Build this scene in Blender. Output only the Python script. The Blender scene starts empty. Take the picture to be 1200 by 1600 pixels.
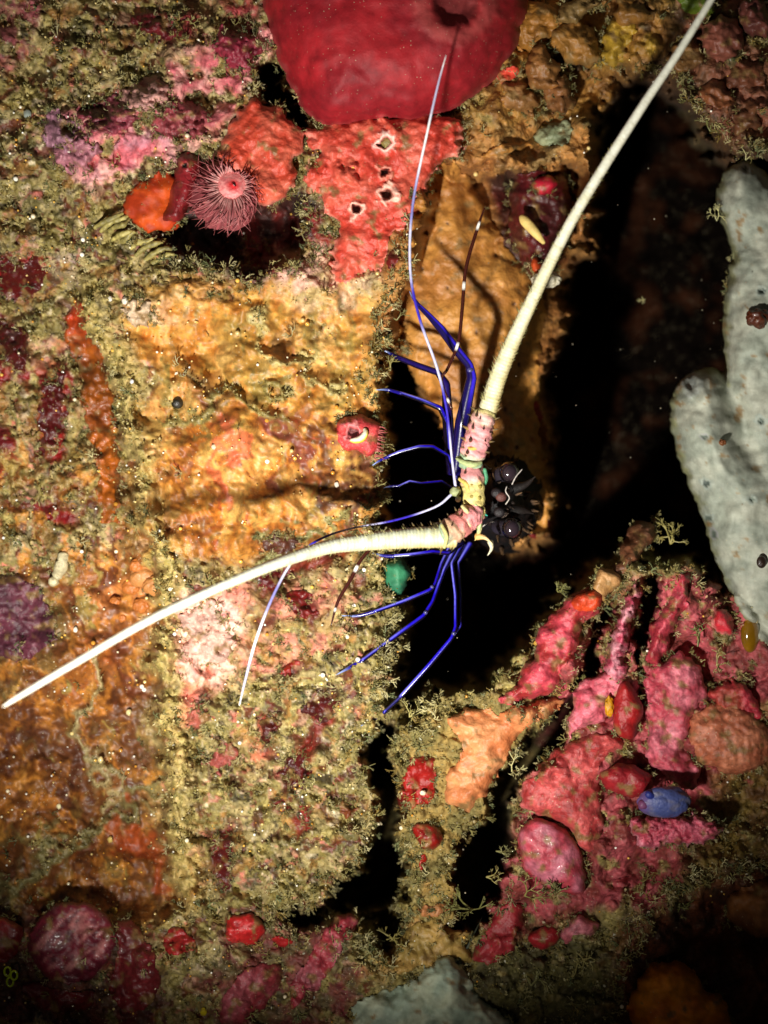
import bpy, math, random
import numpy as np
rng = np.random.default_rng(7)
random.seed(7)
SC = bpy.context.scene
COL = SC.collection

# ------------------------------------------------------------------ camera, world, light, exposure
S = 0.0005            # metres per unit; one unit is about one millimetre at half size
DC = 1800.0           # camera distance from the rock face in units


def P(a):
    """(x, y, h) in reef units (h = height off the rock face) -> world metres."""
    a = np.asarray(a, float)
    t = (DC - a[..., 2]) / DC
    return np.stack([(a[..., 0] - 600) * t * S, -a[..., 2] * S, (800 - a[..., 1]) * t * S], -1)


cam = bpy.data.cameras.new('camera')
cam.sensor_fit = 'AUTO'
cam.sensor_width = 36
cam.lens = 36 * DC / 1600
cam.clip_start = 0.01
cam.clip_end = 50
co = bpy.data.objects.new('camera', cam)
COL.objects.link(co)
co.location = (0, -DC * S, 0)
co.rotation_euler = (math.pi / 2, 0, 0)
SC.camera = co
cam.dof.use_dof = True
cam.dof.focus_distance = (DC - 60) * S
cam.dof.aperture_fstop = 2.8

w = bpy.data.worlds.new('World')
SC.world = w
w.use_nodes = True
nt = w.node_tree
bg = nt.nodes['Background']
sky = nt.nodes.new('ShaderNodeTexSky')
sky.sky_type = 'NISHITA'
sky.sun_disc = False
sky.sun_elevation = math.radians(20)
sky.sun_rotation = math.radians(200)
nt.links.new(sky.outputs[0], bg.inputs[0])
bg.inputs[1].default_value = 0.006      # night dive: the sky barely reaches this depth

# the diver's torch that lights the photograph, held below and left of the lens
sp = bpy.data.lights.new('dive_torch', 'SPOT')
sp.energy = 59.0
sp.color = (1.0, 0.96, 0.88)
sp.spot_size = math.radians(75)
sp.spot_blend = 1.0
sp.shadow_soft_size = 0.022
so = bpy.data.objects.new('dive_torch', sp)
COL.objects.link(so)
TP = np.array([(300 - 600) * S, -1350 * S, (800 - 1450) * S])
TT = P((505, 700, 0))
so.location = TP
from mathutils import Vector
so.rotation_euler = Vector(TT - TP).to_track_quat('-Z', 'Y').to_euler()

SC.view_settings.view_transform = 'Standard'
SC.view_settings.look = 'None'
SC.view_settings.gamma = 1
SC.view_settings.exposure = 0.0
SC.view_settings.use_curve_mapping = False

# ------------------------------------------------------------------ helpers


def C(r, g, b):
    a = np.array([r, g, b], float) / 255
    return np.where(a < 0.04045, a / 12.92, ((a + 0.055) / 1.055) ** 2.4)


_perm = rng.permutation(4096)
_gr = rng.uniform(0, 2 * np.pi, 4096)
_gx, _gy = np.cos(_gr), np.sin(_gr)


def _h(i, j):
    return _perm[(_perm[i & 4095] + j) & 4095]


def perlin(x, y):
    xi = np.floor(x).astype(int)
    yi = np.floor(y).astype(int)
    fx, fy = x - xi, y - yi
    u = fx * fx * fx * (fx * (fx * 6 - 15) + 10)
    v = fy * fy * fy * (fy * (fy * 6 - 15) + 10)

    def g(i, j, dx, dy):
        k = _h(i, j)
        return _gx[k] * dx + _gy[k] * dy
    a = g(xi, yi, fx, fy)
    b = g(xi + 1, yi, fx - 1, fy)
    c = g(xi, yi + 1, fx, fy - 1)
    d = g(xi + 1, yi + 1, fx - 1, fy - 1)
    return ((a + (b - a) * u) * (1 - v) + (c + (d - c) * u) * v) * 1.5


def fbm(x, y, sc, octs=4, seed=0, gain=0.5):
    r = 0
    amp = 1
    x = np.asarray(x, float) / sc + seed * 17.31
    y = np.asarray(y, float) / sc + seed * 9.77
    for k in range(octs):
        r = r + amp * perlin(x, y)
        x, y, amp = x * 2.03 + 5.2, y * 2.03 + 1.3, amp * gain
    return r


def worley(x, y, sc, seed=0):
    x = np.asarray(x, float) / sc + seed * 13.7
    y = np.asarray(y, float) / sc + seed * 7.3
    xi = np.floor(x).astype(int)
    yi = np.floor(y).astype(int)
    d1 = np.full(x.shape, 9.0)
    cid = np.zeros(x.shape, int)
    for i in (-1, 0, 1):
        for j in (-1, 0, 1):
            k = _h(xi + i, yi + j)
            px = xi + i + (k % 997) / 997.0
            py = yi + j + (k % 773) / 773.0
            d = np.hypot(px - x, py - y)
            m = d < d1
            d1 = np.where(m, d, d1)
            cid = np.where(m, k, cid)
    return d1, (cid % 1009) / 1009.0


def ss(a, b, x):
    t = np.clip((x - a) / (b - a), 0, 1)
    return t * t * (3 - 2 * t)


def chaikin(p, n=2):
    p = np.asarray(p, float)
    for _ in range(n):
        q = np.roll(p, -1, 0)
        p = np.stack([0.75 * p + 0.25 * q, 0.25 * p + 0.75 * q], 1).reshape(-1, 2)
    return p


def sdf(x, y, poly):
    """positive inside; also nearest boundary points"""
    p = np.asarray(poly, float)
    q = np.roll(p, -1, 0)
    best = np.full(x.shape, 1e18)
    ins = np.zeros(x.shape, bool)
    nx = np.zeros(x.shape)
    ny = np.zeros(x.shape)
    for (ax, ay), (bx, by) in zip(p, q):
        ex, ey = bx - ax, by - ay
        L = ex * ex + ey * ey + 1e-9
        t = np.clip(((x - ax) * ex + (y - ay) * ey) / L, 0, 1)
        cx, cy = ax + t * ex, ay + t * ey
        d = (x - cx) ** 2 + (y - cy) ** 2
        m = d < best
        best = np.where(m, d, best)
        nx = np.where(m, cx, nx)
        ny = np.where(m, cy, ny)
        c = ((ay > y) != (by > y))
        if abs(by - ay) > 1e-9:
            ins ^= c & (x < ex * (y - ay) / (by - ay) + ax)
    d = np.sqrt(best)
    return np.where(ins, d, -d), nx, ny


def build(name, V, F, mat, col=None, smooth=True, parent=None, extra=None, origin=None):
    V = np.asarray(V, float)
    F = np.asarray(F, int)
    if parent is not None:
        o3 = np.array(parent.location if parent.parent is None else parent['abs'])
    elif origin is not None:
        o3 = np.asarray(origin, float)
    else:
        o3 = (V.min(0) + V.max(0)) / 2
    me = bpy.data.meshes.new(name)
    n, k = F.shape
    me.vertices.add(len(V))
    me.vertices.foreach_set('co', (V - o3).astype(np.float32).ravel())
    me.loops.add(n * k)
    me.loops.foreach_set('vertex_index', F.astype(np.int32).ravel())
    me.polygons.add(n)
    me.polygons.foreach_set('loop_start', (np.arange(n) * k).astype(np.int32))
    if smooth:
        me.polygons.foreach_set('use_smooth', np.ones(n, bool))
    if col is not None:
        col = np.asarray(col, float)
        if col.ndim == 1:
            col = np.tile(col, (len(V), 1))
        a = me.color_attributes.new('Col', 'FLOAT_COLOR', 'POINT')
        a.data.foreach_set('color', np.c_[col, np.ones(len(V))].astype(np.float32).ravel())
    for nm, arr in (extra or {}).items():
        a = me.attributes.new(nm, 'FLOAT', 'POINT')
        a.data.foreach_set('value', np.asarray(arr, np.float32))
    me.update(calc_edges=True)
    me.materials.append(mat)
    ob = bpy.data.objects.new(name, me)
    COL.objects.link(ob)
    if parent is not None:
        ob.parent = parent
        ob['abs'] = [float(v) for v in o3]
    else:
        ob.location = o3
    return ob


def tag(o, label=None, cat=None, group=None, kind=None):
    if label:
        o['label'] = label
    if cat:
        o['category'] = cat
    if group:
        o['group'] = group
    if kind:
        o['kind'] = kind
    return o


def empty(name, loc):
    o = bpy.data.objects.new(name, None)
    o.empty_display_size = 0.02
    COL.objects.link(o)
    o.location = loc
    return o


def material(name, rough=0.5, spec=0.5, bump=0.3, bscale=400, var=0.5, vscale=250, speck=0.0, gloss_attr=False,
             sss=0.0, coat=0.0, voro=0.0, metal=0.0, trans=0.0):
    m = bpy.data.materials.new(name)
    m.use_nodes = True
    t = m.node_tree
    N, L = t.nodes, t.links
    b = N['Principled BSDF']
    at = N.new('ShaderNodeAttribute')
    at.attribute_name = 'Col'
    tc = N.new('ShaderNodeNewGeometry')

    def noise(sc, det=6, ro=0.6):
        n = N.new('ShaderNodeTexNoise')
        n.inputs['Scale'].default_value = sc
        n.inputs['Detail'].default_value = det
        n.inputs['Roughness'].default_value = ro
        L.new(tc.outputs['Position'], n.inputs['Vector'])
        return n
    n1 = noise(vscale)
    mr = N.new('ShaderNodeMapRange')
    mr.inputs[1].default_value = 0.3
    mr.inputs[2].default_value = 0.7
    mr.inputs[3].default_value = 1 - var * 0.7
    mr.inputs[4].default_value = 1 + var * 0.6
    L.new(n1.outputs[0], mr.inputs[0])
    mx = N.new('ShaderNodeVectorMath')
    mx.operation = 'SCALE'
    L.new(at.outputs['Color'], mx.inputs[0])
    L.new(mr.outputs[0], mx.inputs['Scale'])
    colout = mx.outputs[0]
    if speck > 0:                       # tiny pale sand grains stuck on the surface
        v = N.new('ShaderNodeTexVoronoi')
        v.inputs['Scale'].default_value = 330
        L.new(tc.outputs['Position'], v.inputs['Vector'])
        r = N.new('ShaderNodeMapRange')
        r.inputs[1].default_value = 0.10 + 0.12 * speck
        r.inputs[2].default_value = 0.05 + 0.12 * speck
        L.new(v.outputs['Distance'], r.inputs[0])
        n3 = noise(60, 2)
        r3 = N.new('ShaderNodeMapRange')
        r3.inputs[1].default_value = 0.45
        r3.inputs[2].default_value = 0.6
        L.new(n3.outputs[0], r3.inputs[0])
        mul = N.new('ShaderNodeMath')
        mul.operation = 'MULTIPLY'
        L.new(r.outputs[0], mul.inputs[0])
        L.new(r3.outputs[0], mul.inputs[1])
        mm = N.new('ShaderNodeMix')
        mm.data_type = 'RGBA'
        L.new(mul.outputs[0], mm.inputs[0])
        L.new(colout, mm.inputs[6])
        mm.inputs[7].default_value = (0.5, 0.42, 0.27, 1)
        colout = mm.outputs[2]
    L.new(colout, b.inputs['Base Color'])
    b.inputs['Roughness'].default_value = rough
    b.inputs['Specular IOR Level'].default_value = spec
    b.inputs['Metallic'].default_value = metal
    if coat:
        b.inputs['Coat Weight'].default_value = coat
        b.inputs['Coat Roughness'].default_value = 0.12
    if sss:
        b.inputs['Subsurface Weight'].default_value = sss
        b.inputs['Subsurface Radius'].default_value = (0.006, 0.002, 0.0015)
        b.inputs['Subsurface Scale'].default_value = 1.0
    if trans:
        b.inputs['Transmission Weight'].default_value = trans
        b.inputs['IOR'].default_value = 1.15
    if gloss_attr:
        ag = N.new('ShaderNodeAttribute')
        ag.attribute_name = 'Gloss'
        r2 = N.new('ShaderNodeMapRange')
        r2.inputs[3].default_value = 0.85
        r2.inputs[4].default_value = 0.28
        L.new(ag.outputs['Fac'], r2.inputs[0])
        n4 = noise(120, 4)
        ad = N.new('ShaderNodeMath')
        ad.operation = 'MULTIPLY_ADD'
        L.new(n4.outputs[0], ad.inputs[0])
        ad.inputs[1].default_value = 0.4
        sub = N.new('ShaderNodeMath')
        sub.operation = 'SUBTRACT'
        L.new(r2.outputs[0], sub.inputs[0])
        sub.inputs[1].default_value = 0.2
        L.new(sub.outputs[0], ad.inputs[2])
        L.new(ad.outputs[0], b.inputs['Roughness'])
        r5 = N.new('ShaderNodeMapRange')
        r5.inputs[2].default_value = 0.3
        r5.inputs[3].default_value = 0.0
        r5.inputs[4].default_value = 0.55
        L.new(ag.outputs['Fac'], r5.inputs[0])
        L.new(r5.outputs[0], b.inputs['Specular IOR Level'])
    if bump:
        n2 = noise(bscale, 8, 0.65)
        bp = N.new('ShaderNodeBump')
        bp.inputs['Strength'].default_value = bump
        bp.inputs['Distance'].default_value = 0.0025
        L.new(n2.outputs[0], bp.inputs['Height'])
        if gloss_attr:
            gr = N.new('ShaderNodeAttribute')
            gr.attribute_name = 'Grain'
            gm_ = N.new('ShaderNodeMath')
            gm_.operation = 'MULTIPLY'
            gm_.inputs[1].default_value = bump
            L.new(gr.outputs['Fac'], gm_.inputs[0])
            L.new(gm_.outputs[0], bp.inputs['Strength'])
        last = bp
        if voro:
            vv = N.new('ShaderNodeTexVoronoi')
            vv.inputs['Scale'].default_value = bscale * 0.8
            L.new(tc.outputs['Position'], vv.inputs['Vector'])
            b2 = N.new('ShaderNodeBump')
            b2.invert = True
            b2.inputs['Strength'].default_value = voro
            b2.inputs['Distance'].default_value = 0.002
            L.new(vv.outputs['Distance'], b2.inputs['Height'])
            if gloss_attr:
                gm2 = N.new('ShaderNodeMath')
                gm2.operation = 'MULTIPLY'
                gm2.inputs[1].default_value = voro
                L.new(gr.outputs['Fac'], gm2.inputs[0])
                L.new(gm2.outputs[0], b2.inputs['Strength'])
            L.new(bp.outputs[0], b2.inputs['Normal'])
            last = b2
        L.new(last.outputs[0], b.inputs['Normal'])
    return m


M_rock = material('reef_rock', bump=0.5, bscale=280, var=0.55, vscale=260, speck=0.5, gloss_attr=True, voro=0.5)
M_turf = material('turf_algae', rough=0.4, bump=0, var=0.5, vscale=120)
M_sponge = material('sponge_skin', rough=0.5, bump=0.25, bscale=500, var=0.35, vscale=160, voro=0.2, speck=0.12)
M_velvet = material('velvet_sponge', rough=0.6, spec=0.35, bump=0.22, bscale=700, var=0.4, vscale=110, speck=0.2)
M_wet = material('wet_tissue', rough=0.38, bump=0.5, bscale=240, var=0.6, vscale=180, coat=0.15, speck=0.25)
M_crust = material('coralline_crust', rough=0.4, bump=0.5, bscale=320, var=0.6, vscale=240, voro=0.2, speck=0.3)
M_shell = material('lobster_shell', rough=0.5, bump=0.45, bscale=900, var=0.35, vscale=420)
M_leg = material('glossy_leg_shell', rough=0.22, bump=0.05, bscale=700, var=0.3, vscale=420, coat=0.25)
M_ant = material('antenna_shell', rough=0.45, bump=0.25, bscale=900, var=0.25, vscale=300)
M_eye = material('eye_shell', rough=0.12, bump=0, var=0.2, vscale=200, coat=1.0)
M_bead = material('amber_bead', rough=0.12, bump=0, var=0.3, vscale=90, coat=0.6)

# ------------------------------------------------------------------ terrain
gx = np.r_[np.arange(-620, -40, 14), np.arange(-40, 1240, 2.6), np.arange(1240, 1830, 14)]
gy = np.r_[np.arange(-620, -40, 14), np.arange(-40, 1640, 2.6), np.arange(1640, 2230, 14)]
X, Y = np.meshgrid(gx, gy)
shp = X.shape
w1x = fbm(X, Y, 90, 3, 1)
w1y = fbm(X, Y, 90, 3, 2)
w2x = fbm(X, Y, 22, 3, 3)
w2y = fbm(X, Y, 22, 3, 4)
XW = X + w1x * 16 + w2x * 9
YW = Y + w1y * 16 + w2y * 9

big = fbm(X, Y, 330, 3, 5) * 46
mid = fbm(X, Y, 80, 4, 6) * 24
wd, wc = worley(X + w2x * 12, Y + w2y * 12, 62, 1)
lump = (0.55 - wd) * 30
wd2, wc2 = worley(XW, YW, 20, 2)
lump2 = (0.5 - wd2) * 15
wd3, _ = worley(X + w2x * 5, Y + w2y * 5, 9, 3)
H = big + mid + lump * 0.7

ridge_x = np.interp(Y, [380, 450, 560, 700, 900, 1100, 1250, 1400, 1500], [60, 120, 160, 195, 240, 245, 262, 275, 200])
rec = ss(14, -16, XW - ridge_x) * ss(400, 470, Y) * ss(1480, 1400, Y)
H = H - rec * 66 + np.exp(-((XW - ridge_x - 22) / 20) ** 2) * ss(400, 470, Y) * ss(1480, 1400, Y) * 20
upright = ss(700, 820, X) * ss(330, 230, Y)              # upper right knobbly rock
H = H + upright * ((0.6 - worley(XW, YW, 75, 4)[0]) * 70 - 40)
lowright = ss(720, 860, X) * ss(850, 1000, Y)
H = H + lowright * ((0.6 - worley(XW, YW, 85, 6)[0]) * 60 - 10)

EDGE = np.zeros(shp)


def carve(poly, depth, soft, keep=0.0, lo=None):
    """lower the rock inside poly to about -depth"""
    global H, EDGE
    d, _, _ = sdf(XW, YW, chaikin(poly, 2))
    k = ss(0, soft, d)
    tgt = -depth + fbm(X, Y, 120, 4, 11) * 40 + H * keep
    H = H * (1 - k) + np.minimum(tgt, H) * k
    EDGE = np.maximum(EDGE, np.exp(-(np.minimum(d, 0) / 16) ** 2) * (d < 8))
    return d


# tan wall set back behind the left rock, then the cave itself, then the crevices
d_tan = carve([(655, 225), (740, 245), (830, 250), (900, 230), (940, 300), (930, 560), (930, 860), (700, 880), (640, 820),
               (605, 640), (600, 560), (612, 470), (640, 400)], 190, 40, 0.4)
d_leg = carve([(596, 520), (640, 560), (690, 640), (760, 700), (760, 900), (640, 1000), (612, 900), (596, 860), (586, 790), (598, 700), (584, 640)], 620, 36)
d_cave = carve([(905, 170), (930, 140), (1000, 100), (1060, 120), (1100, 190), (1160, 240), (1260, 260), (1260, 960), (1130, 950), (1075, 885), (1050, 880), (1030, 900), (1000, 885), (940, 885),
                (850, 990), (800, 1065), (700, 1090), (640, 1125), (612, 1180), (604, 1215), (624, 1275), (640, 1330), (655, 1380), (615, 1420), (560, 1440), (490, 1430),
                (500, 1395), (560, 1370), (588, 1320), (582, 1260), (566, 1200), (592, 1130), (604, 1080), (612, 1010), (610, 930), (592, 860), (640, 830), (730, 820), (840, 850), (850, 790), (840, 620), (850, 520),
                (880, 420), (925, 330), (915, 230)], 900, 64)
d_crev = carve([(905, 1040), (865, 1095), (835, 1135), (785, 1195), (750, 1262), (715, 1320), (690, 1400), (690, 1455), (750, 1460), (780, 1400), (806, 1320), (808, 1250), (858, 1195), (893, 1140), (915, 1090)], 420, 14)
carve([(596, 1110), (622, 1140), (628, 1200), (632, 1260), (650, 1320), (650, 1370), (605, 1400), (560, 1440), (490, 1440), (500, 1395), (550, 1365), (580, 1320), (578, 1260), (558, 1205), (566, 1150)], 420, 22)
d_bot = carve([(415, 1400), (500, 1410), (570, 1400), (640, 1400), (640, 1470), (620, 1510), (585, 1500), (570, 1440), (440, 1460)], 260, 30)
carve([(950, 930), (975, 940), (950, 1000), (925, 1060), (890, 1110), (880, 1090), (905, 1030), (925, 970)], 260, 16)
carve([(995, 900), (1040, 890), (1040, 960), (1005, 1010), (1000, 1080), (985, 1075), (990, 1000)], 240, 14)
d_gap = carve([(385, 110), (430, 90), (480, 150), (490, 210), (420, 190)], 300, 24)
d_hol = carve([(225, 285), (300, 235), (360, 330), (470, 280), (500, 360), (450, 440), (380, 430), (300, 410), (240, 370)], 150, 30, 0.4)
EDGE = EDGE * (1 - (X > 645) * (X < 990) * (Y < 870)) * (1 - 0.65 * (X > 690) * (Y > 850))
d_cor = carve([(1010, 1400), (1100, 1370), (1300, 1350), (1300, 1700), (950, 1700), (960, 1560), (1000, 1480)], 220, 120, 0.3)

# ---- colour of the living crust
TURF = np.ones(shp)
GL = np.zeros(shp) + 0.42
n_a = fbm(X, Y, 60, 5, 21)
n_b = fbm(X, Y, 24, 5, 22)
n_c = fbm(X, Y, 150, 4, 23)
n_d = fbm(X, Y, 10, 3, 24)


def lerp(a, b, k):
    return a + (b - a) * k[..., None]


COLR = lerp(np.broadcast_to(C(122, 108, 54), shp + (3,)), np.broadcast_to(C(162, 146, 86), shp + (3,)), ss(-0.4, 0.5, n_b))
COLR = lerp(COLR, np.broadcast_to(C(84, 78, 46), shp + (3,)), ss(0.15, 0.6, n_a) * 0.7)


def paint(poly, c1, c2, feather=18, turf=0.1, gloss=0.4, amount=1.0, breakup=0.0, bsc=30, raise_=0.0, seed=0):
    global COLR, TURF, GL, H
    d, _, _ = sdf(XW, YW, chaikin(poly, 1))
    k = ss(-feather, feather, d)
    if breakup:
        k = k * ss(-0.25, 0.12, fbm(X, Y, bsc, 4, 40 + seed) + 0.55 - breakup + (k - 1) * 0.4)
    k = k * amount
    mixc = ss(-0.45, 0.45, fbm(X, Y, 42, 4, 60 + seed))
    cc = lerp(np.broadcast_to(c1, shp + (3,)), np.broadcast_to(c2, shp + (3,)), mixc)
    COLR = lerp(COLR, cc, k)
    TURF = TURF * (1 - k) + turf * k
    GL = GL * (1 - k) + gloss * k
    H = H + raise_ * k


ochre, amber, brown = C(206, 152, 80), C(186, 106, 30), C(120, 66, 18)
# top left pink coralline slope
paint([(60, 190), (150, 140), (240, 110), (330, 60), (425, 0), (425, 110), (350, 190), (310, 240), (220, 285), (130, 320), (90, 250)],
      C(196, 96, 104), C(222, 160, 150), 25, 0.15, 0.35, 1, 0.42, 40, 8, 1)
paint([(60, 210), (130, 180), (260, 190), (300, 230), (200, 270), (110, 290)], C(190, 130, 145), C(210, 100, 110), 25, 0.05, 0.35, 0.8, 0.5, 30, 0, 2)
paint([(140, -40), (420, -40), (420, 60), (320, 70), (200, 60)], C(160, 44, 56), C(110, 80, 50), 30, 0.3, 0.3, 0.9, 0.5, 30, 0, 3)
paint([(-80, -80), (70, -80), (60, 60), (50, 110), (-80, 120)], C(150, 60, 78), C(110, 50, 50), 20, 0.3, 0.3, 0.9, 0.5, 30, 0, 4)
# left strip, dark red crusts between the turf
for k, q in enumerate([[(-40, 390), (60, 395), (80, 430), (60, 470), (20, 480), (-40, 470)], [(-40, 480), (25, 490), (30, 560), (10, 620), (-40, 640)],
                       [(30, 570), (100, 560), (115, 600), (95, 720), (60, 740), (50, 640)], [(-40, 660), (20, 670), (25, 760), (-40, 760)],
                       [(40, 780), (110, 790), (130, 830), (60, 830)]]):
    paint(q, C(134, 18, 20), C(92, 16, 20), 9, 0.03, 0.75, 1, 0.3, 22, -4, 10 + k)
paint([(30, 520), (100, 530), (105, 570), (60, 590)], C(190, 140, 120), C(180, 110, 70), 12, .2, .4, .8, .2, 30, 0, 16)
paint([(75, 400), (130, 395), (130, 450), (95, 480)], C(190, 165, 160), C(140, 120, 100), 12, 0.2, 0.4, 0.8, 0.3, 18, 0, 15)
# big ochre sheet in the middle of the left rock
paint([(190, 460), (300, 440), (450, 440), (600, 440), (608, 560), (585, 640), (590, 790), (570, 830), (420, 850), (300, 870), (220, 860), (240, 720), (200, 600)],
      C(206, 148, 62), C(184, 112, 38), 30, 0.05, 0.6, 1.0, -0.15, 55, 6, 20)
paint([(270, 660), (400, 620), (520, 650), (590, 730), (590, 830), (440, 860), (280, 870), (250, 800)], C(190, 110, 30), C(140, 72, 18), 40, 0.03, 0.75, 0.9, -0.1, 45, 0, 21)
paint([(420, 470), (470, 440), (600, 420), (600, 470), (520, 520)], C(214, 186, 150), C(168, 144, 84), 18, 0.5, 0.3, 0.8, 0.2, 30, 0, 22)
paint([(205, 465), (280, 455), (300, 500), (240, 530)], C(236, 200, 160), C(215, 170, 120), 16, 0.05, 0.4, 0.9, 0.2, 22, 3, 23)
paint([(180, 560), (250, 560), (330, 590), (350, 640), (280, 660), (240, 740), (200, 720)], C(150, 136, 82), C(120, 110, 66), 20, 0.9, 0.2, 0.9, 0.1, 40, 3, 24)
paint([(415, 530), (470, 500), (530, 520), (500, 570), (440, 570)], C(135, 120, 68), C(110, 100, 55), 16, 0.9, 0.2, 0.8, 0.2, 40, 3, 25)
paint([(330, 660), (370, 655), (370, 760), (340, 740)], C(200, 90, 60), C(210, 140, 40), 12, 0, 0.7, 0.8, 0, 40, 3, 26)
paint([(400, 640), (470, 640), (480, 690), (410, 700)], C(130, 60, 50), C(110, 60, 30), 14, 0, 0.7, 0.8, 0, 40, -4, 27)
paint([(455, 740), (500, 690), (510, 760), (470, 770)], C(190, 100, 70), C(160, 80, 30), 10, 0, 0.7, 0.7, 0, 40, 3, 28)
paint([(190, 860), (260, 700), (220, 700), (180, 640), (200, 800)], C(160, 144, 88), C(130, 118, 70), 14, 0.9, 0.2, 0.8, 0.1, 40, 5, 29)
# below the antenna
paint([(255, 920), (400, 900), (560, 870), (560, 960), (480, 1040), (330, 1090), (270, 1080)], C(206, 120, 104), C(150, 120, 70), 25, 0.35, 0.3, 0.85, 0.35, 30, 3, 30)
paint([(262, 930), (330, 920), (390, 960), (360, 1060), (300, 1090), (280, 1020)], C(236, 190, 170), C(222, 150, 140), 18, 0.05, 0.45, 1, 0.3, 24, 6, 31)
paint([(280, 1060), (330, 1060), (320, 1130), (280, 1140)], C(224, 110, 96), C(205, 150, 110), 14, 0.1, 0.3, 0.8, 0.3, 24, 0, 32)
for k, q in enumerate([[(468, 930), (500, 930), (505, 975), (490, 985)], [(395, 900), (440, 885), (440, 920), (400, 930)], [(435, 1030), (470, 1035), (465, 1060), (430, 1055)],
                       [(480, 1090), (520, 1080), (530, 1130), (500, 1160), (470, 1230), (440, 1240), (450, 1200), (480, 1150)], [(410, 1120), (440, 1110), (430, 1170), (405, 1170)],
                       [(330, 1300), (365, 1280), (370, 1330), (350, 1400), (330, 1390)], [(470, 1250), (490, 1255), (485, 1300), (465, 1300)], [(425, 1245), (455, 1245), (450, 1270), (430, 1270)],
                       [(370, 880), (480, 850), (560, 840), (540, 880), (420, 900)], [(400, 960), (430, 960), (425, 990), (405, 985)]]):
    paint(q, C(112, 18, 16), C(72, 14, 12), 8, 0.02, 0.7, 0.95, 0.0, 24, -7, 70 + k)
# amber smooth patches lower left
paint([(-80, 1110), (40, 1070), (130, 980), (200, 900), (240, 960), (215, 1100), (230, 1230), (260, 1330), (270, 1400), (200, 1440), (100, 1430), (-80, 1420)],
      C(150, 92, 30), C(98, 48, 14), 26, 0.05, 0.75, 1, -0.1, 60, 0, 40)
paint([(20, 1080), (200, 940), (215, 1000), (150, 1100)], C(184, 108, 42), C(150, 72, 28), 20, 0.05, 0.6, 0.9, 0.0, 40, 0, 41)
paint([(100, 900), (180, 820), (225, 870), (240, 960), (180, 960), (120, 960)], C(200, 120, 60), C(150, 80, 24), 20, 0.05, 0.6, 0.8, 0.1, 40, 0, 42)
paint([(0, 1370), (60, 1300), (180, 1270), (250, 1260), (240, 1285), (120, 1320), (60, 1370), (20, 1440)], C(120, 108, 62), C(100, 90, 50), 12, 0.9, 0.2, 0.9, 0, 40, 8, 43)
paint([(130, 1070), (160, 1060), (160, 1200), (140, 1260), (120, 1200)], C(150, 130, 84), C(120, 104, 60), 9, 0.9, 0.2, 0.8, 0.2, 40, 7, 44)
paint([(230, 1020), (300, 1120), (280, 1260), (240, 1330), (225, 1200)], C(190, 150, 90), C(160, 130, 70), 16, 0.4, 0.4, 0.8, 0.1, 40, 3, 45)
paint([(250, 1330), (330, 1330), (320, 1420), (230, 1440)], C(200, 160, 90), C(170, 120, 56), 14, 0.2, 0.5, 0.8, 0.1, 40, 3, 46)
paint([(370, 1150), (430, 1130), (440, 1190), (390, 1220)], C(220, 110, 90), C(150, 120, 70), 16, 0.3, 0.4, 0.6, 0.3, 24, 0, 47)
# mosaic of small living crusts showing between the turf
left_m = ss(640, 560, X) + lowright * 0.6
for k, (sc_, thr, ca, cb_, tf, gl_) in enumerate([(34, 0.5, C(164, 116, 56), C(132, 92, 40), 0.3, 0.5), (26, 0.62, C(196, 104, 92), C(180, 136, 110), 0.2, 0.35), (24, 0.36, C(96, 20, 16), C(64, 18, 14), 0.05, 0.7),
                                                 (40, 0.25, C(176, 156, 104), C(140, 124, 78), 0.5, 0.25), (18, 0.5, C(60, 50, 28), C(50, 40, 26), 0.3, 0.3), (16, 0.6, C(206, 190, 156), C(180, 150, 116), 0.2, 0.45)]):
    kk = ss(thr - 0.12, thr + 0.12, fbm(XW, YW, sc_, 4, 140 + k)) * np.clip(left_m, 0, 1) * ss(0.15, 0.7, TURF) * 0.85
    mx_ = ss(-0.4, 0.4, fbm(X, Y, 20, 3, 150 + k))
    COLR = lerp(COLR, lerp(np.broadcast_to(ca, shp + (3,)), np.broadcast_to(cb_, shp + (3,)), mx_), kk)
    TURF = TURF * (1 - kk) + tf * kk
    GL = GL * (1 - kk) + gl_ * kk
    H = H - 5 * kk * (k in (2, 4))
slab = ss(190, 240, XW) * ss(610, 580, XW) * ss(440, 480, YW) * ss(880, 830, YW)
for k, (sx_, sy_, thr, cA, amt, tf, y0_, y1_) in enumerate([(26, 70, 0.05, C(156, 132, 64), 0.8, 0.1, 440, 900), (16, 60, 0.2, C(128, 66, 22), 0.8, 0.0, 590, 660), (30, 90, 0.2, C(226, 178, 104), 0.8, 0.0, 800, 500),
                                                       (12, 40, 0.35, C(150, 50, 30), 0.7, 0.0, 600, 660), (14, 26, 0.3, C(104, 94, 46), 0.7, 0.25, 440, 900), (9, 30, 0.35, C(86, 46, 18), 0.6, 0, 620, 700)]):
    kk = ss(thr, thr + 0.35, fbm(XW / sx_ * 40, YW / sy_ * 40, 40, 3, 170 + k)) * slab * amt
    if k != 0 and k != 4:
        kk = kk * ss(y0_, y1_, Y)
    COLR = lerp(COLR, np.broadcast_to(cA, shp + (3,)), kk)
    TURF = TURF * (1 - kk) + tf * kk
recp = rec * ss(0.9, 0.2, TURF) + rec * 0.5
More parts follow.
